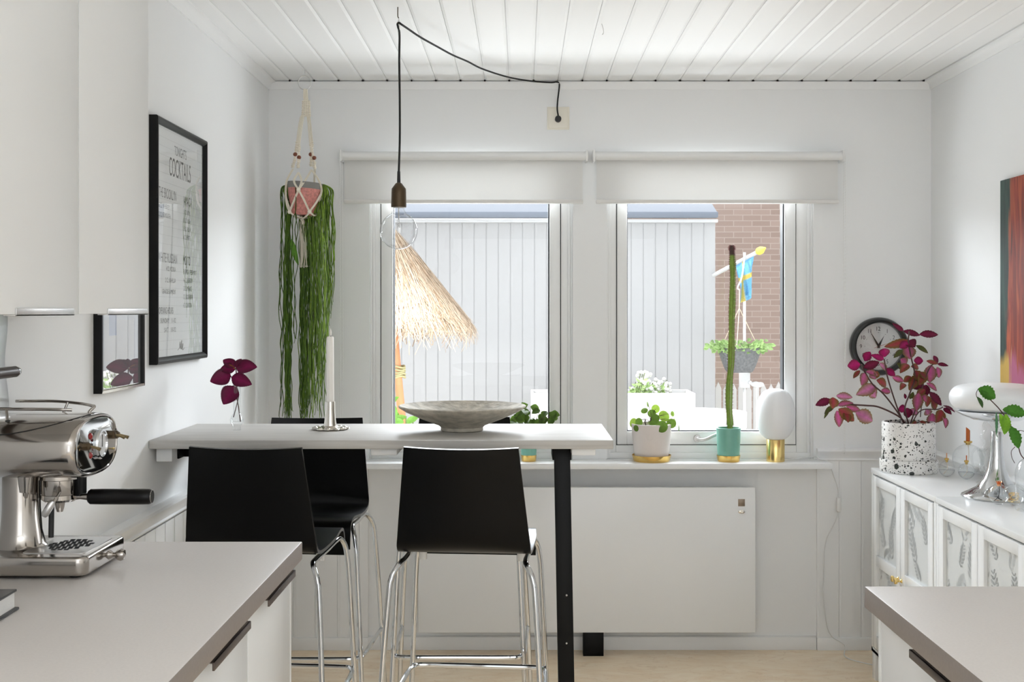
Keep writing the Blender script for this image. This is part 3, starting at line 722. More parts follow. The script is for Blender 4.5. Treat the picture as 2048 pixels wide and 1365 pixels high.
for i in range(N_+1):
    for j in range(N_+1):
        y = -.2565+.513*i/N_; z = -.3475+.695*j/N_; kk = .017*max(0, min(1, (z+.36)/.45)); u = min(y+.2565, .24); vs.append((.0134+kk*(u-u*u/.6), y, z))
g.add(vs, [(i*(N_+1)+j, (i+1)*(N_+1)+j, (i+1)*(N_+1)+j+1, i*(N_+1)+j+1) for i in range(N_) for j in range(N_)]); g.build('picture_glass', M_pane, t)

# ---- small framed print under the wall cabinet
y0, y1, z0, z1 = 2.935, 3.268, 1.222, 1.60
cy, cz = (y0+y1)/2, (z0+z1)/2
t = thing('framed_print', 'small black framed print with reflecting glass, half hidden behind the wall cabinet', 'picture', (XL, cy, cz))
fr = MB(); hy, hz = (y1-y0)/2, (z1-z0)/2
frame_prof(fr, hy, hz, [(0, 0), (.022, 0), (.022, .007), (.018, .009), (.012, .009), (0, .009)])
fo = fr.build('frame', [M_frameblk, M_silver], t, angle=25)
for p in fo.data.polygons:
    if p.center.z < -hz+.013 and abs(p.center.y) < hy-.02: p.material_index = 1  # bottom bar turned silver to paint in a reflection on the black frame
pr = MB(); pr.mi = 0; pr.box(.006, .012, -hy+.008, hy-.008, -hz+.008, hz-.008)
pr.mi = 1; pr.box(.0120, .0123, -.125, .105, -.110, -.005); pr.mi = 2; pr.box(.0123, .0125, -.090, -.035, -.045, .02); pr.mi = 3; pr.box(.0120, .0124, .105, .109, -.110, .0)
pr.build('print', [mat('grey_print_paper', (.46, .46, .46), .5), M_inktan, M_inkblue, M_frameblk], t, smooth=False)
g = MB(); g.add([(.0135, -hy+.008, -hz+.008), (.0135, hy-.008, -hz+.008), (.0135, hy-.008, hz-.008), (.0135, -hy+.008, hz-.008)], [(0, 1, 2, 3)]); g.build('picture_glass', M_pane2, t)

# ================================================================== BAR TABLE AND STOOLS
t = thing('bar_table', 'white-washed wooden bar table on one black leg, fixed to the left wall', 'table', (-.4, 3.612, 0))
ox, oy = -.4, 3.612
MB().box(XL+.001-ox, .261-ox, 3.366-oy, 3.858-oy, ZT-.0255, ZT).build('tabletop', M_tablewood, t, bevel=.003)
zu = ZT-.026
MB().box(XL+.012-ox, XL+.058-ox, 3.40-oy, 3.83-oy, zu-.040, zu).build('wall_batten', M_trim, t, bevel=.002)
MB().box(XL+.06-ox, XL+.10-ox, 3.50-oy, 3.515-oy, zu-.038, zu).box(XL+.058-ox, XL+.064-ox, 3.45-oy, 3.515-oy, zu-.038, zu).build('angle_bracket', M_blackm, t, bevel=.001)
for xa, xb in ((-.92, -.85), (-.438, -.362), (.142, .211)):
    MB().box(xa-ox, xb-ox, 3.392-oy, 3.82-oy, zu-.021, zu).build('batten', M_trim, t, bevel=.003)
lg = MB(); hw = .0235
def legbar(m, A, B, hx, hy):
    vs = [Vector(c)+Vector((sx*hx, sy*hy, 0)) for c in (A, B) for sx, sy in ((-1, -1), (1, -1), (1, 1), (-1, 1))]
    m.add(vs, [(0, 1, 2, 3), (4, 5, 6, 7), (0, 1, 5, 4), (1, 2, 6, 5), (2, 3, 7, 6), (3, 0, 4, 7)])
legbar(lg, (.116-ox, 3.47-oy, zu), (.134-ox, 3.44-oy, 0), hw, .020)
lg.build('leg', M_blackm, t, bevel=.0015)
MB().box(.088-ox, .144-ox, 3.452-oy, 3.60-oy, zu-.042, zu).build('leg_bracket', M_blackm, t, bevel=.001)
for z in (.46, .60): MB().ball((.1285-ox+.0, 3.4255-oy, z), .003, 8, 6).build('screw', M_steel, t)

def make_stool():
    t = thing('bar_stool', '', 'bar stool', (0, 0, 0), group='black bar stools at the bar table')
    path = smooth_path([(-.232, 1.052), (-.217, .965), (-.203, .88), (-.190, .81), (-.176, .775), (-.148, .755), (-.10, .749), (0, .752), (.10, .762), (.145, .763), (.175, .752), (.188, .725), (.191, .680)], 5)
    n = len(path); mcols = 13; th = .0095
    L = [0]
    for a, b in zip(path[:-1], path[1:]): L.append(L[-1]+(b-a).length)
    vs = []; fs = []
    def halfw(i):
        q = path[i]
        if q.y > .775: k = (q.y-.775)/(1.052-.775); return .187*(1-k)+.158*k
        if q.x < .0: return .187
        return .187-.012*max(0, (q.x-.05)/.14)
    for side in (0, 1):
        for i in range(n):
            tg = (path[min(i+1, n-1)]-path[max(i-1, 0)]).normalized(); nn = Vector((tg.y, -tg.x))   # towards the back / below
            q = path[i]; h = halfw(i)
            bow = .020 if q.y > .80 else (.020*max(0, (q.y-.75)/.05) if q.x < -.12 else 0)
            for k in range(mcols):
                s = -1+2*k/(mcols-1)
                rise = 0.
                if i < 4: rise = .004*(s*s)*(1-i/4)
                off = bow*(s*s)
                y = q.x+off-bow*.35; z = q.y+rise
                vs.append((s*h, y-nn.x*th*side, z-nn.y*th*side))
    N = n*mcols
    for i in range(n-1):
        for k in range(mcols-1):
            a = i*mcols+k; fs.append((a, a+1, a+mcols+1, a+mcols)); fs.append((N+a, N+a+mcols, N+a+mcols+1, N+a+1))
    m = MB(); m.add(vs, fs)
    m.mi = 1; ef = []
    for i in range(n-1):
        for k in (0, mcols-1): a = i*mcols+k; ef.append((a, a+mcols, N+a+mcols, N+a))
    for k in range(mcols-1):
        for r in (0, n-1): a = r*mcols+k; ef.append((a, a+1, N+a+1, N+a))
    o = len(m.v)-len(vs)
    m.f += [[x+o for x in f] for f in ef]; m.m += [1]*len(ef)
    m.build('seat_shell', [M_black, M_edge], t, angle=50)
    for sx in (-1, 1):
        zr = .728
        p = [(.236, -.258, .0), (.218, -.228, .40), (.203, -.205, .64), (.196, -.197, .690), (.186, -.186, .714), (.175, -.165, .728), (.171, -.125, .732), (.171, .0, .736), (.172, .110, .743), (.175, .142, .738), (.181, .160, .722), (.187, .168, .692), (.193, .174, .62), (.206, .186, .34), (.222, .200, 0)]
        sp = [Vector((sx*a, b, c)) for a, b, c in p]
        lo = smooth_path(sp[:7], 6); mid = smooth_path(sp[5:10], 6); up = smooth_path(sp[8:], 6)
        cut = lambda q, f: [v for v in q if f(v)]
        full = smooth_path(sp, 7)
        i0 = min(range(len(full)), key=lambda i: (full[i]-sp[5]).length); i1 = min(range(len(full)), key=lambda i: (full[i]-sp[9]).length)
        MB().tube(full[:i0+1], .0080, 12).build('leg', M_chrome, t)
        MB().tube(full[i0:i1+1], .0080, 12).build('seat_rail', M_chrome, t)
        MB().tube(full[i1:], .0080, 12).build('leg', M_chrome, t)
    fr = MB(); zf = .335
    fr.tube(smooth_path([(-.221, -.233, zf-.02), (-.216, -.10, zf-.014), (-.210, .12, zf-.004), (-.198, .178, zf), (-.165, .196, zf), (0, .197, zf), (.165, .196, zf), (.198, .178, zf), (.210, .12, zf-.004), (.216, -.10, zf-.014), (.221, -.233, zf-.02)], 6), .0075, 10)
    fr.build('foot_rail', M_chrome, t)
    for sx in (-1, 1):
        MB().cyl((sx*.145, .02, .745), (sx*.145, .02, .700), .0125, .0115, 14).build('spacer', M_white_pl, t)
        for (x, y) in ((.236, -.258), (.222, .200)): MB().cyl((sx*x, y, 0), (sx*x, y, .012), .0115, seg=12).build('foot_cap', M_rubber, t)
    return t
st = make_stool()
st.location = (-.150, 3.425, 0); st.rotation_euler = (0, 0, -.085); st['label'] = 'black bar stool with its back to the camera beside the black table leg'
dup(st, (-.738, 3.43, 0), -.095, 'black bar stool with its back to the camera just behind the left counter')
dup(st, (-.716, 3.885, 0), PI, 'black bar stool facing the camera across the table, under the hanging plant')
dup(st, (-.203, 3.905, 0), PI, 'black bar stool facing the camera, hidden behind the stool by the table leg')

# ---- on the bar table
MAG_M, MAG_E = (.16, .004, .05), (.06, .003, .018)
Yv = 3.655; Xv = (473.5-PX0)*Yv/F
t = thing('bud_vase', 'slim clear glass bud vase on the bar table', 'vase', (Xv, Yv, ZT))
v = MB(); v.lathe([(0, .0), (.0135, 0), (.0125, .006), (.0125, .012), (.019, .022), (.0205, .032), (.017, .043), (.0115, .050), (.0105, .06), (.0112, .10), (.0125, .142), (.0117, .142), (.0103, .10), (.0095, .06), (.010, .052), (.0155, .042), (.018, .032), (.015, .026), (0, .024)], 28)
v.build('vase_glass', M_clear, t)
t = thing('coleus_cutting', 'dark red coleus cutting standing in the slim glass vase', 'plant', (Xv, Yv, ZT+.026))
def V6(x, y, Y=Yv): return P(400+x*.17585, 640+y*.17585, Y)-Vector((Xv, Yv, ZT+.026))
s_ = MB(); s_.tube(smooth_path([V6(460, 1160), V6(440, 1000), V6(415, 860), V6(420, 740), V6(412, 600), V6(410, 545)], 5), .0018, 7)
s_.tube(smooth_path([V6(380, 1110), V6(420, 960), V6(440, 840), V6(405, 740), V6(350, 640)], 5), .0016, 7)
s_.tube(smooth_path([V6(415, 740), V6(385, 750), V6(330, 756)], 3), .001, 6); s_.build('stem', M_stem, t)
lf = MB()
for i, (bx, by, tx, ty, w_, dy) in enumerate(((415, 550, 645, 532, 190, -.01), (400, 540, 262, 450, 130, .012), (405, 545, 560, 455, 110, .02), (405, 560, 225, 560, 150, -.005), (350, 625, 115, 700, 195, -.02), (360, 650, 585, 735, 165, -.015), (405, 760, 262, 960, 215, -.02), (410, 545, 470, 440, 90, .02))):
    w_ *= .17585*Yv/F
    b0 = V6(bx, by); b1 = V6(tx, ty, Yv+dy)
    lf.leaf(b0, b1, w_, (.15*math.sin(i*2.1), -1, .65 if i in (0, 1, 2, 3, 7) else .25), MAG_M, MAG_E, serr=.055, curl=.10, fold=.22, n=30, peak=.36)
lf.leaf(V6(410, 560), V6(490, 575), .006, (0, -1, .3), (.25, .10, .02)); lf.leaf(V6(405, 560), V6(330, 505), .006, (0, -1, .3), (.25, .10, .02))
lf.build('leaves', M_leaf, t)
Yc = 3.665; Xc = (660.5-PX0)*Yc/F
t = thing('candle_holder', 'silver candle holder with a flower-shaped foot on the bar table', 'candle holder', (Xc, Yc, ZT))
c = MB(); c.lathe([(0, 0), (.050, 0), (.0565, .004), (.055, .0075), (.030, .0085), (.020, .013), (.0175, .03), (.0155, .06), (.0152, .088), (.0128, .088), (.0128, .075), (0, .075)], 96, fn=lambda a, z: (1+.075*math.cos(12*a)*(1 if z < .008 else 0)))
c.build('holder_body', M_silver, t)
for k in range(12):
    a = 2*PI*k/12
    if k == 0: mb = MB(); bump_ = mb
    bump_.ball((.047*math.cos(a), .047*math.sin(a), .0065), .0075, 10, 6, sc=(1, 1, .55))
bump_.build('foot_petals', M_silver, t)
t = thing('taper_candle', 'tall white taper candle standing in the silver holder', 'candle', (Xc, Yc, ZT+.076))
c = MB(); c.lathe([(0, 0), (.0122, 0), (.0122, .03), (.0110, .210), (.0095, .2145), (.004, .213), (0, .212)], 24); c.build('candle_body', M_wick, t)
c = MB(); c.tube([(.001, 0, .210), (.001, 0, .218)], .0009, 6); c.build('wick', M_rubber, t)
c = MB(); c.lathe([(0, .216), (.003, .220), (.0038, .226), (.0026, .233), (0, .241)], 14, c=(.001, 0, 0)); c.build('flame_tip', M_wick, t)
Yb_ = 3.63; Xb = (924-PX0)*Yb_/F
t = MB(); rim = lambda a, z: 1+(.006*math.sin(3*a+.5)+.004*math.sin(7*a))*(z > .05)
t.lathe([(0, 0), (.060, 0), (.0655, .003), (.0655, .012), (.072, .018), (.125, .038), (.175, .060), (.1955, .0725), (.1975, .0765), (.194, .079), (.170, .068), (.12, .047), (.06, .030), (0, .026)], 72, fn=rim)
o = t.build('stone_bowl', M_concrete, None, loc=(Xb, Yb_, ZT)); tag(o, 'wide shallow grey stoneware bowl in the middle of the bar table', 'bowl')

# ---- pendant lamp
Yp = 3.75; Xp = (797.5-PX0)*Yp/F
t = thing('pendant_lamp', 'bare globe bulb pendant on a black cord swagged across the ceiling', 'pendant lamp', (Xp, Yp, ZC))
def Q(px, py, Y): return P(px, py, Y)-Vector((Xp, Yp, ZC))
sw = [(803, 49, 3.75), (815, 57, 3.80), (840, 74, 3.91), (872, 92, 4.06), (905, 110, 4.22), (935, 123, 4.36), (965, 138, 4.50), (1015, 154, 4.69), (1060, 162, 4.82), (1100, 165, 4.90), (1113, 164, 4.93), (1118, 167, 4.935), (1118.5, 175, 4.935), (1115.5, 200, 4.93), (1114.5, 218, 4.93), (1116.5, 232, 4.925)]
cd = MB(); z0 = Q(797.5, 345, Yp)
cd.tube(smooth_path([z0, Q(799.5, 280, Yp), Q(799.5, 200, Yp), Q(798.5, 120, Yp), Q(799, 70, Yp), Q(796, 54, Yp), Q(795, 48, Yp-.004), Q(798, 45.5, Yp)]+[Q(*a) for a in sw], 6), .0034, 8)
cd.build('cord', M_cord, t)
hk = MB(); hk.tube(smooth_path([(-.003, 0, 0), (-.003, 0, -.028), (0, 0, -.036)], 4), .0016, 8); hk.build('ceiling_hook', M_holder, t)
hk = MB(); hk.tube([(0+.0045*math.sin(a)*.6, 0, -.062+.014*math.cos(a)*1.6) for a in [2*PI*k/16 for k in range(16)]], .0017, 6, closed=True); hk.build('hook_ring', M_white_pl, t)
sk = MB(); zz = lambda py: Q(797.5, py, Yp).z
sk.lathe([(0, zz(343)), (.0048, zz(343)), (.0055, zz(358)), (.006, zz(372)), (0, zz(372))][::-1], 20); sk.build('cord_grip', M_rubber, t)
sk = MB(); sk.lathe([(0, zz(415)), (.0235, zz(415)), (.0245, zz(413)), (.0235, zz(385)), (.0228, zz(378)), (.010, zz(367)), (.007, zz(366)), (0, zz(366))], 28); sk.build('lamp_holder', M_holder, t)
Rb = .060; zb = zz(461)-.002
bl = MB(); pf = [(0.0165, zz(414)), (.0175, zz(419))]+[(Rb*math.sin(a), zb+Rb*math.cos(a)) for a in [PI*(.13+.87*k/24) for k in range(25)]]; pf[-1] = (0, pf[-1][1])
bl.lathe(pf[::-1], 40); bu = bl.build('bulb', M_bulb, t)
fi = MB(); fi.tube([(0, 0, zz(415)), (0, 0, zz(440))], .002, 8); fi.tube([(.001+.0025*math.sin(k*1.3), .0025*math.cos(k*1.3), zz(438)-.0012*k) for k in range(24)], .0006, 5); fi.tube([(-.004, 0, zz(437)), (-.0045, 0, zz(470))], .0007, 5); fi.box(-.001, .005, -.001, .001, zz(466), zz(456)); fi.build('filament', M_steel, bu)
pl = MB(); c0 = Q(1116.5, 237, 4.925); pl.lathe([(0, 0), (.0125, .0), (.0135, .006), (.0135, .024), (0, .024)], 20, M=Matrix.Rotation(-PI/2, 4, 'X'), c=c0); pl.build('plug', M_rubber, t)
sp_ = P(1116.5, 237, YW); t = thing('wall_socket', 'square cream wall socket above the windows with the black plug', 'socket', (sp_.x, YW, sp_.z))
MB().box(-.047, .047, -.006, 0, -.048, .048).build('back_plate', M_cream, t, bevel=.002)
MB().box(-.041, .041, -.011, -.006, -.042, .042).build('cover', M_cream, t, bevel=.003)
hk = MB(); hk.tube(smooth_path([(0, 0, 0), (0, 0, -.006), (.003, 0, -.012), (.0, -.002, -.016), (-.004, -.002, -.012)], 4), .0014, 6)
hp = P(1117, 163, 4.93); tag(hk.build('ceiling_hook', M_white_pl, None, loc=(hp.x+.002, 4.935, ZC)), 'small white hook holding the cord where the ceiling meets the wall', 'hook')
hp = P(1205, 48, 3.97); hk = MB(); hk.tube(smooth_path([(-.003, 0, 0), (0, 0, -.008), (.003, 0, -.02), (.003, 0, -.032), (-.001, 0, -.036)], 4), .0016, 6)
tag(hk.build('ceiling_hook', M_white_pl, None, loc=(hp.x, 3.97, ZC)), 'empty white hook in the ceiling right of the pendant cord', 'hook')

# ---- macrame hanger with trailing plant
Yh = 4.73; Xh = (609.5-PX0)*Yh/F
t = thing('macrame_hanger', 'cream macrame plant hanger hanging from a metal ring at the ceiling', 'plant hanger', (Xh, Yh, ZC))
def H(px, py, dy=0.): return P(px, py, Yh+dy)-Vector((Xh, Yh, ZC))
rg = MB(); c = H(609.5, 165.5); rg.tube([c+Vector((.026*math.cos(a), .002*math.sin(a*2), .028*math.sin(a))) for a in [2*PI*k/36 for k in range(36)]], .0017, 8, closed=True); rg.build('ring', M_steel, t)
hk = MB(); hk.tube(smooth_path([(0, 0, 0), (.001, 0, -.012), (.001, 0, -.018), (.002, 0, -.024)], 3), .0013, 6); hk.build('hook', M_white_pl, t)
cz = MB(); S_ = lambda *p: smooth_path([H(*q) for q in p], 6)
for dx in (-3.5, -1.2, 1.2, 3.5): cz.tube(S_((611+dx*.8, 178), (611+dx, 190), (612+dx, 203)), .0028, 7)
for k in range(9):                                                    # knotted neck
    for dx in (-5.5, -1.6, 2, 6): cz.ball(H(612+dx*(1+.03*k), 203+3.6*k, -.004 if abs(dx) < 3 else 0), .0056, 8, 6, sc=(1, 1, .75))
arms = [(-1, (602, 235), (594, 285), (590, 314), (586, 335), (573, 362), -.035), (0, (606, 236), (598, 290), (597, 314), (597, 335), (597, 345), -.06), (1, (618, 235), (624, 285), (622, 312), (623, 332), (634, 350), .05), (2, (616, 236), (621, 290), (627, 318), (630, 337), (642, 362), .02)]
for k, a, b, c_, d, e, dy in arms:
    for q in (-1, 1): cz.tube(S_((611, 232, 0), (a[0]+q*1.2, a[1], dy*.2), (b[0]+q*1.2, b[1], dy*.6)), .0022, 6)
    p = S_((b[0], b[1], dy*.6), (c_[0], c_[1], dy*.8), (d[0], d[1], dy))
    cz.tube(p, .0036, 7, radii=[.0036+.0026*abs(math.sin(i*.95)) for i in range(len(p))])
    for i in range(0, len(p), 1):
        if i not in range(len(p)//2-2, len(p)//2+2): cz.ball(p[i]+Vector((.003*math.sin(i), -.002, 0)), .0062, 7, 5, sc=(1.15, 1, .5))
# net round the pot: crossing pairs
def pair(*pts):
    for q in (-.0022, .0022):
        cz.tube(smooth_path([H(*p)+Vector((q, 0, 0)) for p in pts], 5), .0021, 6)
f_, r_ = -.07, -.045
pair((597, 345, -.06), (588, 362, -.075), (597, 380, -.082)); pair((597, 345, -.06), (603, 362, -.078), (597, 380, -.082))
pair((623, 340, .0), (611, 360, -.06), (597, 380, -.082)); pair((586, 338, -.035), (575, 358, -.05), (572, 372, -.04), (572, 395, -.035), (581, 424, -.045))
pair((623, 340, 0), (636, 358, -.035), (643, 378, -.02), (641, 392, -.02)); pair((597, 380, -.082), (608, 400, -.08), (619, 424, -.07)); pair((597, 380, -.082), (588, 402, -.078), (579, 424, -.06))
pair((642, 388, -.025), (632, 406, -.055), (619, 424, -.066)); pair((571, 390, -.03), (574, 410, -.04), (579, 424, -.05))
pair((579, 424, -.055), (590, 432, -.06), (605, 436, -.03)); pair((619, 424, -.066), (612, 433, -.05), (603, 438, -.02)); pair((641, 392, -.01), (634, 420, .0), (620, 434, .0), (605, 438, 0))
pair((619, 424, -.066), (630, 432, -.03), (633, 420, .02)); pair((630, 335, .02), (629, 350, .05), (629, 372, .06)); pair((572, 400, 0), (584, 430, .03), (603, 438, 0))
for (x, y, d) in ((597, 380, -.084), (579, 424, -.058), (619, 424, -.070), (604, 438, -.01)): cz.ball(H(x, y, d), .0085, 10, 8)
cz.build('cords', M_rope, t)
for (x, y, dy) in ((590.5, 309, -.03), (598, 315, -.055), (621.5, 309, .03), (628.5, 316, .015)):
    MB().ball(H(x, y, dy*.8-.006), .0088, 14, 10, sc=(1, 1, .95)).build('bead', M_bead, t)
ts = MB()
for k in range(34):
    a = random.uniform(0, 2*PI); r = random.uniform(.2, 1)
    p0 = H(605+4*r*math.cos(a), 440, .012*r*math.sin(a)); p1 = H(607+9*r*math.cos(a), 485, .02*r*math.sin(a)); p2 = H(608+10*r*math.cos(a), 530+random.uniform(-3, 3), .022*r*math.sin(a)); p3 = H(609+13*r*math.cos(a), 533, .028*r*math.sin(a))
    ts.tube(smooth_path([p0, p1, p2, p3], 4), .0017, 5)
ts.ball(H(605, 446), .011, 12, 8, sc=(1, 1, 1.3)); ts.build('tassel', M_rope, t)
# pot + plant
pc = P(606, 400, Yh); zb = P(606, 432, Yh).z; zt = P(606, 366, Yh).z; hh = zt-zb
t = thing('trailing_plant', 'string-stemmed trailing plant in a pink speckled pot inside the macrame hanger', 'potted plant', (pc.x, Yh, zb))
tilt = Matrix.Rotation(math.radians(4), 4, 'Y')
m = MB(); m.lathe([(0, .002), (.046, .002), (.050, .006), (.064, hh*.6), (.0685, hh*.82), (0.0685, hh*.825), (.062, hh*.825)], 40, M=tilt); m.build('pot', M_pinkpot, t)
m = MB(); m.lathe([(.0690, hh*.81), (.071, hh), (.067, hh), (.064, hh*.84), (0, hh*.84)], 40, M=tilt); m.build('pot_rim', M_greyrim, t)
st_ = MB(); rnd = random.Random(3)
def strand(x0, ytop, ybot, dy, tone, wob=2.5, r=.0017, over=None):
    pts = []; y = ytop; x = x0; ph = rnd.uniform(0, 6)
    L = P(606, 400, Yh)
    p = []
    if over: p += [P(a, b, Yh+c) for a, b, c in over]
    k = 0
    while y < ybot:
        p.append(P(x0+wob*math.sin(y*.021+ph)+wob*.5*math.sin(y*.083+ph*2)+rnd.uniform(-1.3, 1.3), y, Yh+dy+.004*math.sin(y*.03+ph))); y += 24
    p.append(P(x0+wob*math.sin(ybot*.021+ph)+rnd.uniform(-3, 3), ybot, Yh+dy))
    o = Vector((pc.x, Yh, zb)); p = [q-o for q in p]
    sp = smooth_path(p, 3); n_ = len(sp)
    g0 = Vector(tone); cols = []
    for i in range(n_):
        q = 1+.22*math.sin(i*.9+ph); cols.append(tuple(g0*q))
    st_.tube(sp, r, 5, radii=[r*(1 if i < n_-3 else .6) for i in range(n_)], cols=cols)
D_ = (.045, .085, .014); G_ = (.12, .215, .03); L_ = (.30, .44, .06)
def mixg(k): return tuple(a*(1-k)+b*k for a, b in zip(D_, G_)) if k < 1 else tuple(a*(2-k)+b*(k-1) for a, b in zip(G_, L_))
for i in range(30):
    x = rnd.uniform(570, 582); strand(x, rnd.uniform(400, 425), rnd.uniform(780, 852), rnd.uniform(-.03, .04), mixg(rnd.uniform(.0, 1.1)), over=[(rnd.uniform(573, 590), 369, .02), (x-3, 375, .0), (x-1, 392, 0)])
for i in range(5):
    x = rnd.uniform(560.5, 567); strand(x, 400, rnd.uniform(560, 840), rnd.uniform(-.03, .02), mixg(rnd.uniform(0, .5)), wob=3, over=[(576, 369, .01), (x+3, 374, 0), (x, 386, 0)])
for i in range(3):
    x = rnd.uniform(584, 592); strand(x, 436, rnd.uniform(620, 690), -.06, mixg(.2), wob=3, over=[(591, 368, -.06), (592, 400, -.085), (591, 425, -.08)])
for i in range(38):
    x = rnd.uniform(600, 621); strand(x, rnd.uniform(436, 460), rnd.uniform(800, 855), rnd.uniform(-.02, .06), mixg(rnd.uniform(.1, 1.5)), over=[(x+rnd.uniform(-4, 12), 425, .05)])
for i in range(64):
    x = rnd.uniform(620, 655); strand(x, rnd.uniform(405, 430), rnd.uniform(700, 850), rnd.uniform(-.05, .06), mixg(rnd.uniform(.5, 2.)), wob=3, over=[(rnd.uniform(630, 640), 369, .02), (642+(x-620)*.2, 370, .0), (max(x, 643), 382, 0), (max(x, 641), 400, 0)])
for i in range(16):
    x = rnd.uniform(652, 667); strand(x, 400, rnd.uniform(520, 660), rnd.uniform(-.04, .03), mixg(rnd.uniform(.3, 2.)), wob=3, over=[(638, 369, .0), (650, 370, 0), (x-2, 378, 0), (x+1, 388, 0)])
st_.build('stems', M_leaf, t)
lf = MB(); o = Vector((pc.x, Yh, zb)); lf.leaf(P(583, 478, Yh-.05)-o, P(596, 531, Yh-.06)-o, .026, (-.3, -1, 0), (.12, .28, .03), (.10, .24, .03), curl=.08, fold=.15, n=12); lf.build('leaf', M_leaf, t)

# ---- radiator
t = thing('radiator', 'flat white panel radiator on the wall under the windows', 'radiator', (.265, 4.85, .10))
MB().box(-.696, .697, 0, .030, 0, .600).build('panel', M_lac, t, bevel=.003)
MB().box(-.66, .665, .030, .060, .02, .585).build('convector', M_white_pl, t)
for x in (-.45, .45): MB().box(x-.02, x+.02, .060, .0975, .05, .55).build('wall_bracket', M_white_pl, t)
q = P(1483, 1006, 4.85)-Vector((.265, 4.85, .10)); MB().box(q.x-.014, q.x+.014, -.0012, 0, q.z-.015, q.z+.015).build('badge', mat('badge_brown', rgb(140, 124, 108), .35, .5), t, bevel=.0008)
q2 = P(1483, 1024, 4.85)-Vector((.265, 4.85, .10)); d = MB(); d.lathe([(0, 0), (.014, 0), (.014, .003), (.010, .005), (0, .005)], 24, M=Matrix.Rotation(PI/2, 4, 'X'), c=q2, sy=1); 
for v in d.v: v.z = q2.z+(v.z-q2.z)*.55
d.build('thermostat_dial', M_silver, t)
MB().box(P(1166, 0, 4.87).x-.265, P(1207, 0, 4.87).x-.265, .01, .05, -.10, 0).build('support_foot', M_blackm, t, bevel=.002)

# ================================================================== ON THE SILL
def pot_plant(name, label, x, Y, prof, th, m, saucer=None, soil=.8):
    t = thing(name, label, 'potted plant', (x, Y, ZS))
    z0 = .006 if saucer else 0
    MB().shell([(r, z+z0) for r, z in prof], th, 40).build('pot', m, t)
    r, z = prof[-1]
    MB().lathe([(r-th-.0005, z*soil+z0), (0, z*soil+z0+.004)], 24).build('soil', M_soil, t)
    if saucer:
        s_ = MB(); s_.lathe([(0, 0), (saucer*.90, 0), (saucer*.94, .004), (saucer, .026), (saucer-.002, .026), (saucer*.93, .006), (0, .0055)], 40); s_.build('saucer', M_gold, t)
    return t
# pilea in the pale pot
Yq = 4.905; Xq = (1303-PX0)*Yq/F; k = Yq/F
t = pot_plant('pilea_plant', 'round-leaved pilea in a pale pot on a brass saucer on the windowsill', Xq, Yq, [(.066, 0), (.070, .006), (.080, .090), (.0835, .148), (.0815, .150)], .006, M_pinkwhite, .082)
rg = MB(); c = Vector(((1296-1303)*k, -.0795, .106)); rg.tube([c+Vector((.013*math.cos(a), -.0, .013*math.sin(a))) for a in [2*PI*i/28 for i in range(28)]], .0011, 6, closed=True); rg.build('embossed_ring', M_pinkwhite, t)
def QP(zx, zy, dy): return P(1160+zx*.2783, 600+zy*.2783, Yq+dy)-Vector((Xq, Yq, ZS))
lv = MB(); sm = MB()
def disc(c, r, n, col, col2, sq=1.):
    n = Vector(n).normalized(); u = n.cross(Vector((0, 0, 1))); u = u.normalized() if u.length > .1 else Vector((1, 0, 0)); w_ = n.cross(u)
    vs = [Vector(c)]; cc = [col]; N_ = 20
    for rr, dd in ((.5, .06), (1, .16)):
        for i in range(N_): a = 2*PI*i/N_; vs.append(Vector(c)+(u*math.cos(a)*sq+w_*math.sin(a))*r*rr-n*r*dd*1.2); cc.append(col if rr < 1 else col2)
    fs = [(0, 1+i, 1+(i+1) % N_) for i in range(N_)]+[(1+i, 1+N_+i, 1+N_+(i+1) % N_, 1+(i+1) % N_) for i in range(N_)]
    lv.add(vs, fs, cc)
for (x, y, r, n, dy, g) in ((490, 752, 17, (.9, -.4, .2), .0, 1.3), (462, 795, 22, (-.3, -.7, .7), .0, .9), (545, 785, 27, (.2, -1, .1), .02, 1.9), (515, 815, 26, (-.2, -.8, .4), .01, .8), (543, 850, 26, (.1, -1, .3), -.02, .7), (607, 835, 36, (.3, -.9, .4), .02, 1.7), (668, 820, 17, (.7, -.8, .2), .02, 1.5), (657, 888, 30, (-.1, -1, .3), -.03, 1.), (685, 880, 24, (1, -.5, .2), .0, 1.9), (540, 895, 34, (0, -.9, .35), -.06, .55), (590, 912, 36, (.05, -1, .15), -.08, .6), (380, 885, 30, (-.7, -.7, .2), .0, 2.), (420, 880, 26, (-.6, -.8, .1), -.04, .9), (400, 925, 20, (-.7, -.7, -.1), -.05, .6), (505, 878, 15, (0, -.6, .8), 0, 1.8), (715, 925, 22, (1, -.25, .0), -.02, .6), (565, 930, 24, (.1, -1, -.1), -.075, .5)):
    disc(QP(x, y, dy), r*.2783*k*1.18, n, tuple(c_*1.15 for c_ in mixg(.35+g*.7)), mixg(min(2., .5+g*.75)))
    b0 = QP(515, 885, 0); b1 = QP(x, y, dy); sm.tube(smooth_path([b0, (b0+b1)/2+Vector((0, 0, .015)), b1], 4), .0009, 5)
sm.tube(smooth_path([QP(500, 920, 0), QP(507, 870, 0), QP(512, 840, 0)], 4), .003, 7); sm.tube(smooth_path([QP(480, 920, 0), QP(468, 885, 0), QP(470, 860, 0)], 4), .0025, 7)
lv.build('leaves', M_leaf, t); sm.build('stems', M_stem, t)
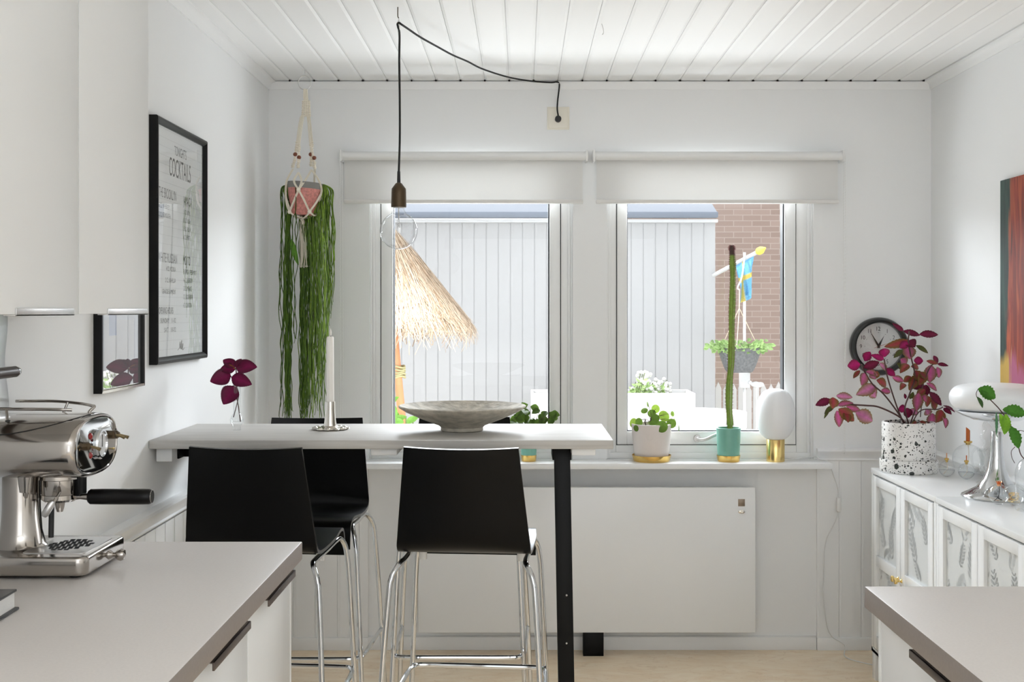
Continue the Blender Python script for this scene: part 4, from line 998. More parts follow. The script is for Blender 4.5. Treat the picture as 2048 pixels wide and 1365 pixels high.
# tall cactus in the teal pot
Yq = 4.895; Xq = (1457-PX0)*Yq/F; k = Yq/F
t = pot_plant('cactus', 'tall thin cactus in a teal pot with a brass saucer on the windowsill', Xq, Yq, [(.043, 0), (.045, .004), (.0485, .08), (.0505, .132), (.049, .134)], .005, M_teal, .049, soil=.88)
cb_ = MB(); sp2 = MB(); path = [P(1459.5, 866, Yq), P(1460, 845, Yq), P(1458, 810, Yq), P(1459, 765, Yq), P(1462, 730, Yq), P(1463, 690, Yq), P(1463.5, 640, Yq), P(1465, 590, Yq), P(1465.5, 545, Yq), P(1465, 520, Yq), P(1464, 500, Yq), P(1463.5, 491, Yq)]
path = smooth_path([p-Vector((Xq, Yq, ZS)) for p in path], 6); n_ = len(path); vs = []; cc = []; fs = []; NR = 4; NP = NR*4
for i, p in enumerate(path):
    tt = i/(n_-1); rad = (.0105 if tt < .07 else .0140+.0012*math.sin(tt*34))*(1 if tt < .93 else max(.35, 1-(tt-.93)*8)); gcol = (.20, .28, .06) if tt < .86 else (.10, .06, .055)
    tw = tt*.5
    for j in range(NP):
        a = 2*PI*j/NP+tw; rr = rad*(1. if j % 4 == 0 else (.62 if j % 2 else .52)); vs.append(p+Vector((rr*math.cos(a), rr*math.sin(a), 0)))
        cc.append(tuple(g*(1.25 if j % 4 == 0 else (1.0+.6*(tt < .86)*(j % 2 == 0))) for g in gcol))
    if i % 1 == 0 and tt > .05:
        for q in range(NR):
            a = 2*PI*q/NR+tw; e = p+Vector((rad*math.cos(a), rad*math.sin(a), 0)); dirv = Vector((math.cos(a), math.sin(a), .1))
            sp2.tube([e-dirv*.001, e+dirv*(.0055 if tt < .9 else .009)], .0010, 4, radii=[.0016, .0003])
            e2 = e+Vector((0, 0, -.0055)); sp2.tube([e2-dirv*.001, e2+dirv*.0045], .001, 4, radii=[.0015, .0003])
fs = [(i*NP+j, i*NP+(j+1) % NP, (i+1)*NP+(j+1) % NP, (i+1)*NP+j) for i in range(n_-1) for j in range(NP)]+[tuple((n_-1)*NP+j for j in range(NP))]
cb_.add(vs, fs, cc); cb_.build('stem', M_leaf, t, angle=70); sp2.build('spines', mat('spines', rgb(120, 70, 70), .6), t)
# third pot, behind the table
Yq = 4.90; Xq = (1057.5-PX0)*Yq/F; k = Yq/F
t = pot_plant('leafy_plant', 'dark green leafy plant in a teal pot on the sill behind the stone bowl', Xq, Yq, [(.030, 0), (.031, .004), (.0335, .07), (.034, .075)], .004, M_teal, .0325, soil=.9)
lv = MB(); sm = MB(); rn = random.Random(12)
for i in range(44):
    x = rn.uniform(1014, 1108); y = rn.uniform(812, 852) if x > 1035 else rn.uniform(828, 852); y = max(y, 806+abs(x-1045)*.35)
    dy = rn.uniform(-.05, .05)
    b0 = Vector((0, 0, .075)); b1 = P(x, y, Yq+dy)-Vector((Xq, Yq, ZS)); d_ = (b1-b0); c1 = b1+Vector((rn.uniform(-.8, .8), rn.uniform(-1, .2), rn.uniform(-.9, .2))).normalized()*.040
    sm.tube(smooth_path([b0, b0+d_*.5+Vector((0, 0, .012)), b1], 3), .0009, 5)
    lv.leaf(b1, c1, .031, (rn.uniform(-.4, .4), -1, rn.uniform(.0, .8)), tuple(a*.8 for a in mixg(rn.uniform(0, .7))), mixg(rn.uniform(0, .9)), curl=.15, n=7, serr=.03)
lv.build('leaves', M_leaf, t); sm.build('stems', M_stem, t)
# opal table lamp
Yq = 4.895; Xq = (1551-PX0)*Yq/F
t = thing('table_lamp', 'small table lamp with an oval opal glass shade on a brass cylinder', 'lamp', (Xq, Yq, ZS))
MB().lathe([(0, 0), (.0375, 0), (.0375, .090), (.036, .092), (.0, .092)], 40).build('base', M_brass, t, angle=50)
MB().lathe([(.028, .092), (.028, .098), (0, .098)], 30).build('collar', M_brass, t)
s_ = MB(); pr = []; hz, rx = .107, .081; zc2 = .092+hz-.004
for i in range(33):
    a = PI*(.045+.955*i/32); pr.append((rx*math.sin(a)**.68, zc2-hz*math.cos(a)*(1 if True else 1)))
pr[-1] = (0, pr[-1][1]); pr = [(0, pr[0][1])]+pr
s_.lathe(pr, 48); s_.build('shade', M_opal, t)
cdp = [(Xq+.03, Yq, ZS+.012), (Xq+.037, Yq+.01, ZS+.004)]+[tuple(P(x, y, d)) for x, y, d in ((1600, 917, 4.93), (1630, 913.5, 4.945))]+[(1.245, 4.915, ZS+.004), (1.276, 4.90, ZS-.004)]+[tuple(P(x, y, 4.925)) for x, y in ((1668, 955), (1676, 978), (1677.5, 995), (1678, 1010), (1676, 1030), (1665, 1055), (1653, 1080), (1648, 1110), (1647, 1160), (1645, 1180), (1649, 1220), (1655, 1255), (1665, 1275), (1690, 1292))]+[(1.33, 4.83, .004), (1.42, 4.72, .004), (1.50, 4.66, .004)]
cw = MB(); cw.tube(smooth_path([Vector(p)-Vector((Xq, Yq, ZS)) for p in cdp], 6), .0021, 7); co = cw.build('cord', M_wcord, t)
q = P(1677.5, 1010, 4.925)-Vector((Xq, Yq, ZS)); MB().box(q.x-.009, q.x+.009, q.y-.010, q.y+.010, q.z-.030, q.z+.030).build('cord_switch', M_white_pl, co, bevel=.005)

# ---- clock
cc_ = P(1755, 693, YW); t = thing('wall_clock', 'round black wall clock on the window wall partly covered by the pink plant', 'clock', (cc_.x, YW, cc_.z))
RC = Matrix.Rotation(PI/2, 4, 'X')     # lathe axis -> -Y
MB().lathe([(0, 0), (.118, 0), (.1225, .010), (.122, .030), (.116, .046), (.109, .052), (.102, .046), (.0985, .032), (.0985, .012), (0, .012)], 64, M=RC).build('rim', mat('black_gloss_plastic', (.010, .010, .010), .25), t)
MB().lathe([(.0984, .013), (0, .0131)], 48, M=RC).build('dial', mat('clock_dial', (.74, .74, .73), .5), t)
nm = MB(); 
for h in range(1, 13):
    a = PI/2-2*PI*h/12; r = .074; s_ = str(h); text_into(nm, s_, None, .017, (r*math.cos(a), -.0135, r*math.sin(a)-.008), (1, 0, 0), (0, 0, 1), (0, 0, 0))
    nm.lathe([(.0014, 0), (.0014, .0006), (0, .0006)], 8, M=RC, c=(.058*math.cos(a), -.0133, .058*math.sin(a)))
for h in range(60):
    a = 2*PI*h/60; nm.lathe([(.0005, 0), (.0005, .0006), (0, .0006)], 6, M=RC, c=(.058*math.cos(a), -.0133, .058*math.sin(a)))
nm.build('numerals', M_frameblk, t, smooth=False)
def hand(nmx, ang, L, w_, tail, y, m):
    d = Vector((math.sin(ang), 0, math.cos(ang))); s_ = Vector((d.z, 0, -d.x)); h = MB()
    vs = [-d*tail-s_*w_*.3, -d*tail+s_*w_*.3, d*L*.2+s_*w_/2, d*L, d*L*.2-s_*w_/2]; vs = [v+Vector((0, y, 0)) for v in vs]; h.add(vs+[v+Vector((0, -.0008, 0)) for v in vs], [(0, 1, 2, 3, 4), (5, 6, 7, 8, 9)]+[(i, (i+1) % 5, 5+(i+1) % 5, 5+i) for i in range(5)])
    return h.build(nmx, m, t, smooth=False)
hand('hour_hand', math.radians(27), .052, .009, .008, -.016, M_frameblk); hand('minute_hand', math.radians(-30), .075, .007, .008, -.018, M_frameblk); hand('second_hand', math.radians(72), .07, .0018, .022, -.020, mat('red_hand', (.4, .02, .02), .4))
MB().lathe([(.004, .013), (.004, .022), (0, .022)], 12, M=RC).build('hub', M_frameblk, t)
g = MB(); g.lathe([(.0984, .034), (.06, .038), (0, .040)], 48, M=RC); g.build('clock_glass', M_pane, t)
# ================================================================== SIDEBOARD
def frond(m, c, ang, L, X):
    """one printed leaf sprig: paired ovals along a stalk, on the pane (plane X = const, axes Y,Z)"""
    d = (math.cos(ang), math.sin(ang)); e = (-d[1], d[0]); n = 7
    def put(cy, cz, dy, dz, a_, b_):
        m.lift += 1; pts = []
        for k in range(12):
            a = 2*PI*k/12; u, v = a_*math.cos(a), b_*math.sin(a); y, z = cy+dy*u-dz*v, cz+dz*u+dy*v
            if not (m.clip[0] < y < m.clip[1] and m.clip[2] < z < m.clip[3]): return
            pts.append((X-m.lift*2e-6, y, z))
        m.add(pts, [tuple(range(12))])
    put(c[0]+d[0]*L*.5, c[1]+d[1]*L*.5, d[0], d[1], L*.5, .0006)
    for i in range(n):
        f = i/n; r = L*.27*math.sin(PI*(.28+.62*f))
        for sg in (-1, 1):
            q = (d[0]*.62+e[0]*sg*.78, d[1]*.62+e[1]*sg*.78)
            put(c[0]+d[0]*L*f+q[0]*r*.62, c[1]+d[1]*L*f+q[1]*r*.62, q[0], q[1], r*.52, r*.17)
def sideboard(label, y0, y1, seed):
    cx, cy = (1.357+XR-.014)/2, (y0+y1)/2; hx = (XR-.014-1.357)/2; hy = (y1-y0)/2-.0008
    t = thing('glazed_sideboard', label, 'sideboard', (cx, cy, 0), group='white glazed sideboards along the right wall')
    MB().box(-hx, hx, -hy, hy, ZB-.019, ZB).build('top', M_lac, t, bevel=.0015)
    c = MB(); c.box(-hx+.003, hx, -hy, -hy+.018, .105, ZB-.019).box(-hx+.003, hx, hy-.018, hy, .105, ZB-.019).box(-hx+.003, hx, -hy, hy, .105, .125).box(hx-.008, hx, -hy, hy, .105, ZB-.019).box(-hx+.03, hx-.01, -hy+.018, hy-.018, .44, .458).box(-hx+.003, -hx+.02, -hy, hy, .105, .118)
    c.build('carcass', M_lac, t, bevel=.001)
    for sx in (-1, 1):
        for sy in (-1, 1): MB().box(sx*(hx-.022)-.017, sx*(hx-.022)+.017, sy*(hy-.024)-.019, sy*(hy-.024)+.019, 0, .105).build('leg', M_lac, t, bevel=.001)
    rn = random.Random(seed)
    for s in (1, -1):
        a, b = sorted((s*.001, s*(hy-.022))); a += .0015; b -= .0015; zb, zt = .13, ZB-.026; xf = -hx-.000; st = .046
        d = MB(); x0, x1 = xf, xf+.018
        d.box(x0, x1, a, a+st, zb, zt).box(x0, x1, b-st, b, zb, zt).box(x0, x1, a+st, b-st, zt-.035, zt).box(x0, x1, a+st, b-st, zb, zb+.05).box(x0, x1, a+st, b-st, .449, .491)
        do = d.build('door', M_lac, t, bevel=.0012)
        p = MB(); p.clip = None; p.lift = 0
        for z0_, z1_ in ((zb+.05, .449), (.491, zt-.035)):
            p.mi = 0; p.box(xf+.011, xf+.013, a+st-.002, b-st+.002, z0_-.002, z1_+.002)
            p.mi = 1; p.clip = (a+st+.002, b-st-.002, z0_+.002, z1_-.002); spots = []
            for _ in range(60):
                c0 = (rn.uniform(a+st, b-st), rn.uniform(z0_-.03, z1_-.03))
                if all((c0[0]-q[0])**2+(c0[1]-q[1])**2 > .085**2 for q in spots):
                    spots.append(c0); p.mi = rn.choice((1, 1, 2)); frond(p, c0, rn.uniform(.35, 2.7), rn.uniform(.085, .135), xf+.0107)
        p.build('pane', [M_film, M_filmleaf, M_filmleaf2], do, smooth=False)
        k = MB(); ky = a+.016 if s > 0 else b-.016
        k.lathe([(0, 0), (.0075, 0), (.007, .003), (.004, .006), (.0045, .014), (.0105, .018), (.0115, .024), (.010, .027), (0, .028)], 16, M=Matrix.Rotation(-PI/2, 4, 'Y'), c=(xf, ky, .462)); k.build('knob', M_brass, do)
M_film = mat('frosted_film', rgb(214, 217, 217), .25, coat=.6); M_filmleaf = mat('film_leaf_print', rgb(158, 162, 163), .3, coat=.4); M_filmleaf2 = mat('film_leaf_print_pale', rgb(184, 188, 189), .3, coat=.4)
sideboard('white glazed sideboard by the window wall, carrying the speckled plant pot', 3.865, 4.580, 5)
sideboard('white glazed sideboard nearer the camera, behind the right grey counter', 3.148, 3.863, 9)

# ---- speckled pot with the pink coleus
Yq = 4.47; Xq = (1817-PX0)*Yq/F; k = Yq/F
t = thing('coleus_plant', 'big pink and green coleus in a black-splattered white pot on the sideboard', 'potted plant', (Xq, Yq, ZB))
M_spk = speckle_mat()
MB().shell([(.092, .010), (.097, .016), (.0985, .06), (.098, .186), (.096, .190)], .007, 56).build('pot', M_spk, t)
MB().lathe([(0, 0), (.102, 0), (.1055, .004), (.1065, .046), (.1045, .050), (.1025, .047), (.100, .010), (0, .009)], 56).build('saucer', M_spk, t)
MB().lathe([(.0905, .16), (0, .165)], 24).build('soil', M_soil, t)
O_ = Vector((Xq, Yq, ZB))
def KP(x, y, dy=0.): return P(1600+x*.2198, 560+y*.2198, Yq+dy)-O_
sm = MB()
for pts, r in (([(975, 1330), (900, 1245), (720, 1160), (600, 1145), (495, 1138), (400, 1120), (330, 1150)], .0034), ([(960, 1320), (870, 1180), (760, 1040), (660, 950), (590, 840), (560, 770)], .003), ([(950, 1320), (880, 1150), (800, 900), (765, 720)], .0028), ([(990, 1320), (955, 1170), (1000, 1030), (1045, 880), (1010, 700), (985, 560), (995, 470)], .003), ([(1010, 1320), (1100, 1190), (1250, 1180), (1300, 1160)], .0022), ([(1000, 1320), (1060, 1150), (1120, 950), (1180, 800), (1240, 750)], .0026), ([(1000, 1330), (1100, 1290), (1180, 1300)], .0022), ([(1095, 1250), (1100, 1190), (1110, 1130)], .0018)):
    dyv = [.0]+[.012*math.sin(i*1.7+r*900) for i in range(1, len(pts))]
    sm.tube(smooth_path([KP(a, b, d) for (a, b), d in zip(pts, dyv)], 6), r, 7)
sm.build('stems', M_stem, t)
PK = (.58, .10, .30); MG = (.42, .006, .13); DR = (.17, .008, .045); GE = (.16, .13, .02); PL = (.66, .20, .44); GG = (.07, .10, .02); RE = (.30, .03, .05)
TY = {'r': (DR, (.09, .006, .02)), 'm': (MG, (.20, .008, .05)), 'p': (PK, GE), 'l': (PL, (.24, .19, .04)), 'g': (GG, (.10, .06, .03)), 'b': (RE, GE)}
LV = [(940, 465, 845, 398, 40, 'r'), (940, 465, 1095, 505, 55, 'r'), (1085, 498, 1258, 497, 72, 'r'), (990, 550, 770, 612, 75, 'b'), (985, 555, 1045, 610, 95, 'r'), (985, 570, 905, 620, 70, 'm'), (985, 600, 1000, 722, 115, 'p'), (1055, 597, 1168, 665, 42, 'g'), (930, 640, 858, 705, 48, 'g'), (640, 655, 585, 742, 75, 'm'),
      (762, 722, 652, 685, 56, 'm'), (770, 705, 768, 618, 95, 'm'), (548, 770, 432, 785, 96, 'm'), (580, 800, 722, 748, 75, 'r'), (545, 825, 484, 895, 44, 'b'), (590, 850, 560, 962, 88, 'p'), (600, 835, 712, 868, 64, 'p'), (640, 850, 690, 905, 60, 'l'), (778, 808, 868, 875, 62, 'm'), (690, 965, 518, 1045, 105, 'l'), (620, 975, 692, 1075, 115, 'l'), (695, 915, 795, 965, 85, 'b'), (738, 1005, 828, 1022, 58, 'p'), (840, 885, 948, 925, 58, 'p'),
      (915, 720, 970, 775, 92, 'p'), (1035, 735, 1122, 738, 72, 'm'), (995, 785, 895, 805, 56, 'r'), (1150, 738, 1258, 765, 40, 'b'), (1215, 690, 1252, 765, 44, 'r'), (1250, 765, 1348, 782, 34, 'r'), (1190, 775, 1180, 935, 110, 'p'), (1245, 795, 1272, 895, 66, 'p'), (1040, 825, 1105, 935, 105, 'b'), (1065, 865, 995, 1005, 88, 'b'), (1135, 845, 1085, 955, 84, 'b'), (950, 945, 915, 995, 52, 'b'), (1150, 940, 1252, 1008, 54, 'p'), (1130, 955, 1015, 985, 60, 'r'),
      (1150, 955, 1130, 1075, 78, 'r'), (1175, 1020, 1290, 1145, 66, 'r'), (1080, 1030, 1058, 1195, 92, 'p'), (1150, 1055, 1165, 1160, 84, 'b'), (965, 1180, 895, 1170, 72, 'm'), (970, 1165, 990, 1258, 80, 'r'), (1150, 1175, 1172, 1235, 72, 'l'), (1205, 1215, 1188, 1335, 112, 'p'), (1290, 1185, 1250, 1295, 92, 'b'), (1305, 1235, 1330, 1345, 62, 'p'), (1300, 1145, 1412, 1198, 38, 'r'), (1305, 1168, 1378, 1222, 46, 'r'), (1000, 1180, 1075, 1225, 66, 'l'), (985, 770, 915, 840, 70, 'b'), (1010, 790, 1085, 800, 60, 'b'), (1095, 840, 1160, 905, 70, 'b'), (1010, 880, 945, 930, 60, 'b'), (1100, 1040, 1150, 1110, 70, 'p'), (1195, 1090, 1240, 1190, 70, 'b'), (880, 760, 935, 840, 70, 'g'), (720, 760, 800, 830, 66, 'l'), (700, 830, 680, 905, 60, 'b'), (1140, 1000, 1060, 1060, 66, 'b'), (1030, 1020, 1000, 1090, 40, 'g'),
      (280, 1090, 142, 1142, 70, 'r'), (300, 1070, 300, 1172, 92, 'b'), (330, 1055, 478, 1072, 74, 'l'), (340, 1145, 482, 1118, 60, 'p'), (305, 1155, 225, 1215, 46, 'g'), (335, 1190, 362, 1342, 92, 'p'), (350, 1175, 495, 1285, 110, 'b'), (420, 1155, 552, 1192, 66, 'p'), (505, 1205, 668, 1288, 128, 'l'), (415, 1205, 440, 1295, 74, 'b'), (270, 1170, 220, 1260, 26, 'g'), (960, 1085, 950, 1035, 30, 'r'), (1060, 1290, 1010, 1330, 40, 'b'), (1090, 1290, 1150, 1310, 30, 'b')]
rn = random.Random(4); lf = MB()
for bx, by, tx, ty, w_, c in LV:
    dy = rn.uniform(-.05, .05) if by > 460 else 0
    b0 = KP(bx, by, dy*.6); b1 = KP(tx, ty, dy+rn.uniform(-.035, .015)); m0, e0 = TY[c]; q = rn.uniform(.8, 1.2)
    lf.leaf(b0, b1, w_*.2198*k*1.08, (rn.uniform(-.5, .5), -1, rn.uniform(.0, .7)), tuple(x*q*.85 for x in m0), tuple(x*.7 for x in e0), serr=.06, curl=rn.uniform(.02, .2), fold=rn.uniform(.1, .4), n=14, peak=.45)
lf.build('leaves', M_leaf, t)

# ---- chrome lamp with the disc shade
Yq = 3.85; Xq = 1.553
t = thing('mushroom_lamp', 'table lamp with a trumpet-shaped chrome foot and a flat white disc shade', 'lamp', (Xq, Yq, ZB))
f_ = lambda py: (PY0-py)*Yq/F+EYE-ZB
MB().lathe([(0, 0), (.1075, 0), (.1105, .004), (.1085, .009), (.090, .018), (.063, .033), (.042, .060), (.0285, .098), (.0215, .140), (.0182, .180), (.0165, .214), (.0155, .2155), (0, .2155)], 48).build('foot', M_chrome, t, angle=50)
g = MB(); g.lathe([(.013, .2155), (.013, .226), (.020, .237), (.030, .250), (.036, .258)], 36); g.build('neck', M_clear, t)
g = MB(); g.lathe([(0, .248), (.020, .249), (.0245, .256), (.022, .262), (.016, .267), (0, .267)], 30); g.build('lamp_socket', M_chrome, t)
g = MB(); g.lathe([(.030, .249), (.075, .256), (.105, .267), (.129, .280), (.134, .285)], 56); g.build('reflector_dish', mat('dish_steel', (.8, .81, .82), .12, 1.), t)
s_ = MB(); pr = []
for i in range(25):
    a = -PI/2+PI*i/24; pr.append((.102+.045*math.cos(a), .3265+.0415*math.sin(a)))
pr = [(0, pr[0][1]+.004)]+pr+[(.085, .372), (.06, .3735), (0, .3740)]
s_.lathe(pr, 64); s_.build('shade', M_opal, t)

# ---- oil lamps
def oil_lamp(label, px, pyb, pyt, Y, tube_h, tube_r, m_tube, liquid=.5, slant=False):
    x = (px-PX0)*Y/F; r = (pyb-pyt)*Y/F/2*1.02
    t = thing('oil_lamp', label, 'oil lamp', (x, Y, ZB), group='round glass oil lamps on the sideboard')
    g = MB(); g.lathe([(0, .001), (r*.45, .001)]+[(r*math.sin(a), r-r*math.cos(a)) for a in [PI*(.17+.74*i/22) for i in range(23)]]+[(r*.22, 2*r*.995), (r*.22, 2*r*1.05)], 32); g.build('glass_ball', M_clear, t)
    if liquid: 
        g = MB(); rr = r*.955; zl = r*2*liquid; p_ = [(0, .003)]
        for i in range(18):
            a = PI*i/17*.98+.02; z = r-rr*math.cos(a)
            if z > zl: break
            p_.append((rr*math.sin(a), z))
        p_.append((0, p_[-1][1])); g.lathe(p_, 32); g.build('lamp_oil', M_oil, t)
    c = MB(); zt = 2*r*1.03; cr_ = max(.0055, r*.2)
    c.lathe([(0, zt-.006), (cr_*.7, zt-.006), (cr_*.8, zt), (cr_*1.3, zt+.002), (cr_*1.35, zt+.008), (cr_, zt+.009), (0, zt+.009)], 16); c.build('wick_cap', M_gold, t)
    w_ = MB(); w_.cyl((0, 0, zt+.008), (0, 0, zt+.008+tube_h), tube_r, seg=14)
    if slant:
        for v in w_.v:
            if v.z > zt+.01: v.z -= (v.x+tube_r)*.9
    w_.build('wick_tube', m_tube, t)
    w_ = MB(); w_.tube(smooth_path([(0, 0, zt), (.002, 0, r), (-r*.4, 0, r*.35)], 5), .0012, 6); w_.build('wick', M_rope, t)
M_oil = glass_mat('lamp_oil', (.96, .965, .96), .35, .9, .03, power=3)
oil_lamp('small round glass oil lamp with a thin copper tube right beside the speckled pot', 1893.5, 955, 924, 4.33, .0195, .0017, M_copper)
oil_lamp('small round glass oil lamp with a thin copper tube in front of the large one', 1933, 957, 925, 4.26, .0185, .0020, M_orange)
oil_lamp('large round glass oil lamp with a thick slanted copper tube', 1936, 950, 891, 4.40, .052, .0075, M_orange, liquid=0, slant=True)
# clear glass ball with a rose gold rosette
def glass_ball(name, label, cat, px, pyb, pyt, Y):
    x = (px-PX0)*Y/F; r = (pyb-pyt)*Y/F/2*1.02
    t = thing(name, label, cat, (x, Y, ZB))
    g = MB(); g.lathe([(0, .001), (r*.4, .001)]+[(r*math.sin(a), r-r*math.cos(a)) for a in [PI*(.14+.78*i/22) for i in range(23)]]+[(r*.25, 2*r)], 36); g.build('glass_ball', M_clear, t)
    return t, r
t, r = glass_ball('oil_lamp', 'small clear glass ball oil lamp with a rose gold rosette before the chrome lamp foot', 'oil lamp', 1998, 1021, 981, 3.71)
g = MB()
for ring, (n_, rr, h) in enumerate(((9, .0085, .011), (6, .005, .013))):
    for i in range(n_):
        a = 2*PI*i/n_+ring; b0 = Vector((.003*math.cos(a), .003*math.sin(a), 2*r-.002)); g.leaf(b0, b0+Vector((rr*math.cos(a), rr*math.sin(a), h)), .006, (math.cos(a), math.sin(a), -.3), curl=-.15, fold=.2, n=5)
g.lathe([(0, 2*r-.006), (.006, 2*r-.006), (.007, 2*r), (0, 2*r+.002)], 14); g.build('rosette', M_copper, t)
g = MB(); g.tube(smooth_path([(0, 0, 2*r), (.001, 0, r*1.2), (-.004, 0, r*.7), (-.016, 0, r*.35)], 6), .0011, 6); g.tube(smooth_path([(-.004, 0, r*.7), (.004, .004, r*.5), (.010, 0, r*.45)], 5), .0016, 6); g.build('wick', M_cord, t)
t, r = glass_ball('glass_ornament', 'clear glass ball filled with a curl of gold wire at the right picture edge', 'ornament', 2028.5, 1014, 972, 3.695)
g = MB(); rn = random.Random(2); p = []
for i in range(26): a = i*1.9; q = r*.62*(.55+.45*rn.random()); p.append((q*math.cos(a), q*math.sin(a)*.8, r*.72+r*.55*math.sin(i*1.1)*.8))
g.tube(smooth_path(p, 4), .0007, 5); g.build('gold_wire', M_brass, t)
# glass sculpture of twisted loops between the lamps
Yq = 4.16; Xq = (1965-PX0)*Yq/F
t = thing('glass_candlestick', 'clear twisted glass candlestick left of the chrome lamp foot', 'candlestick', (Xq, Yq, ZB))
g = MB(); g.lathe([(0, 0), (.022, 0), (.022, .004), (.008, .012), (.0055, .03), (.008, .05), (.006, .07), (.0085, .09), (.010, .110), (.018, .122), (.017, .124), (.008, .114), (0, .112)], 24); g.build('stem', M_clear, t)
for k_ in range(4):
    a = k_*PI/2+.5; g = MB(); pp = [(.006*math.cos(a), .006*math.sin(a), .115), (.024*math.cos(a), .024*math.sin(a), .125), (.036*math.cos(a+.5), .036*math.sin(a+.5), .10), (.030*math.cos(a+.9), .030*math.sin(a+.9), .06), (.014*math.cos(a+1.1), .014*math.sin(a+1.1), .045), (.007*math.cos(a+1.2), .007*math.sin(a+1.2), .06)]
    g.tube(smooth_path(pp, 6), .0038, 9); g.build('loop', M_clear, t)
g = MB(); g.tube(smooth_path([(.0, 0, .12), (.008, 0, .145), (-.004, .003, .165), (.010, 0, .19), (.004, 0, .205), (.012, 0, .222)], 6), .004, 9, radii=None); g.build('twisted_top', M_clear, t)
# tall glass dome vase with a green branch
Yq = 3.59; Xq = (2064-PX0)*Yq/F
t = thing('glass_bottle', 'tall rounded clear glass bottle at the right picture edge holding a green branch', 'vase', (Xq, Yq, ZB))
g = MB(); H_ = .185; R_ = .0485
g.lathe([(0, .001), (R_*.96, .001), (R_, .006), (R_, .110)]+[(R_*math.cos(a), .110+.058*math.sin(a)) for a in [PI/2*i/12*.83 for i in range(1, 13)]]+[(.0125, .172), (.0125, H_)], 40); g.build('bottle_glass', M_clear, t)
g = MB(); g.lathe([(0, .060), (.016, .060), (.020, .075), (.016, .09), (.006, .094), (0, .094)], 20); g.build('copper_holder', M_copper, t)
t = thing('green_branch', 'leafy green branch arching from the glass bottle in front of the white disc shade', 'branch', (Xq, Yq, ZB+.062))
def GP(x, y, dy=0.): return P(1860+x*.22, 740+y*.22, Yq+dy)-Vector((Xq, Yq, ZB+.062))
sm = MB(); sm.tube(smooth_path([(0, 0, .0), (-.002, 0, .06), GP(905, 860), GP(830, 780), GP(800, 690), GP(735, 510), GP(640, 370), GP(555, 280), GP(480, 205), GP(437, 175)], 6), .0017, 7)
sm.tube(smooth_path([GP(437, 175), GP(420, 215), GP(425, 250)], 4), .001, 6); sm.tube(smooth_path([GP(775, 565), GP(820, 553), GP(870, 570), GP(930, 640)], 4), .0012, 6); sm.tube(smooth_path([GP(775, 700), GP(740, 740), GP(745, 800), GP(770, 850)], 4), .001, 6)
sm.build('stem', M_stem, t)
lf = MB(); GR = (.06, .20, .02); GL = (.20, .42, .03)
for bx, by, tx, ty, w_, c, cu, dy in ((437, 172, 600, 255, 140, GR, .1, -.01), (545, 275, 470, 190, 60, GR, .1, -.012), (660, 362, 880, 400, 120, GR, .12, .0), (690, 580, 640, 400, 90, GL, .1, -.01), (690, 400, 680, 590, 95, GL, .08, -.012), (720, 510, 815, 715, 120, GR, .1, -.005), (425, 245, 485, 345, 42, (.05, .10, .03), .2, .0), (600, 380, 605, 600, 30, (.10, .22, .12), .05, .03), (870, 405, 960, 480, 110, GR, .1, 0), (930, 640, 960, 760, 80, GR, .1, 0)):
    lf.leaf(GP(bx, by, dy), GP(tx, ty, dy-.01), w_*.22*Yq/F, (.2, -1, .35), c, tuple(x*.8 for x in c), serr=.10, curl=cu, fold=.25, n=14, peak=.5)
lf.build('leaves', M_leaf, t)
# ---- painting
t = thing('canvas_painting', 'tall unframed abstract canvas in rust red and dark green on the right wall', 'painting', (XR, 4.20, 1.13))
MB().box(-.017, -.002, -.62, 0, 0, .765).build('canvas', painting_mat(), t, bevel=.002)
MB().box(-.004, -.0, -.60, -.02, .02, .745).build('stretcher', M_tablewood, t)

# ================================================================== OUTSIDE
struct(MB().box(-14, 14, YW+.25, 26, -.62, -.50).build('ground', mat('garden_paving', rgb(190, 186, 178), .9, noise=.2, nscale=3), smooth=False))
YS = 9.5; sS = F/YS
xe = (1431-PX0)/sS; xl = -3.6; zt_ = EYE-(443-PY0)/sS
t = thing('garden_shed', 'white clad outbuilding with vertical boards and grey roof edge outside the windows', 'building', ((xl+xe)/2, YS, -.5))
cx = (xl+xe)/2; bp = 24.2/sS; m = MB(); x = xe
m.box(xl-cx, xe-cx, .02, 2.2, 0, zt_+.5)
while x > xl: m.box(max(x-bp+.009, xl)-cx, x-cx, .0155, .02, 0, zt_+.5); x -= bp
m.build('wall_boards', mat('white_cladding', (.36, .363, .37), .6), t, bevel=.0)
zz = lambda py, Y=YS: EYE-(py-PY0)*Y/F+.5
MB().box(xl-cx, xe+.01-cx, -.06, .013, zz(446), zz(440)).build('eaves_batten', mat('white_metal', (.55, .56, .57), .4), t)
MB().box(xl-cx, xe-cx, -.14, -.06, zz(438.5), zz(426)).build('gutter', mat('grey_metal', rgb(96, 104, 116), .45), t, bevel=.01)
m = MB(); m.add([(xl-cx, -.10, zz(428)), (xe-cx, -.10, zz(428)), (xe-cx, 2.3, zz(428)+.85), (xl-cx, 2.3, zz(428)+.85), (xl-cx, -.10, zz(428)-.03), (xe-cx, -.10, zz(428)-.03), (xe-cx, 2.3, zz(428)+.82), (xl-cx, 2.3, zz(428)+.82)], [(0, 1, 2, 3), (4, 5, 6, 7), (0, 1, 5, 4), (2, 3, 7, 6), (0, 3, 7, 4), (1, 2, 6, 5)]); m.build('roof', mat('roof_felt', rgb(112, 118, 128), .8), t, smooth=False)
t = MB().box(1.2, 7., 0, 3, 0, 5.5).build('brick_house', brick_mat(), None, loc=(0, 16, -.5)); tag(t, 'brown brick building far outside behind the cactus', 'building')
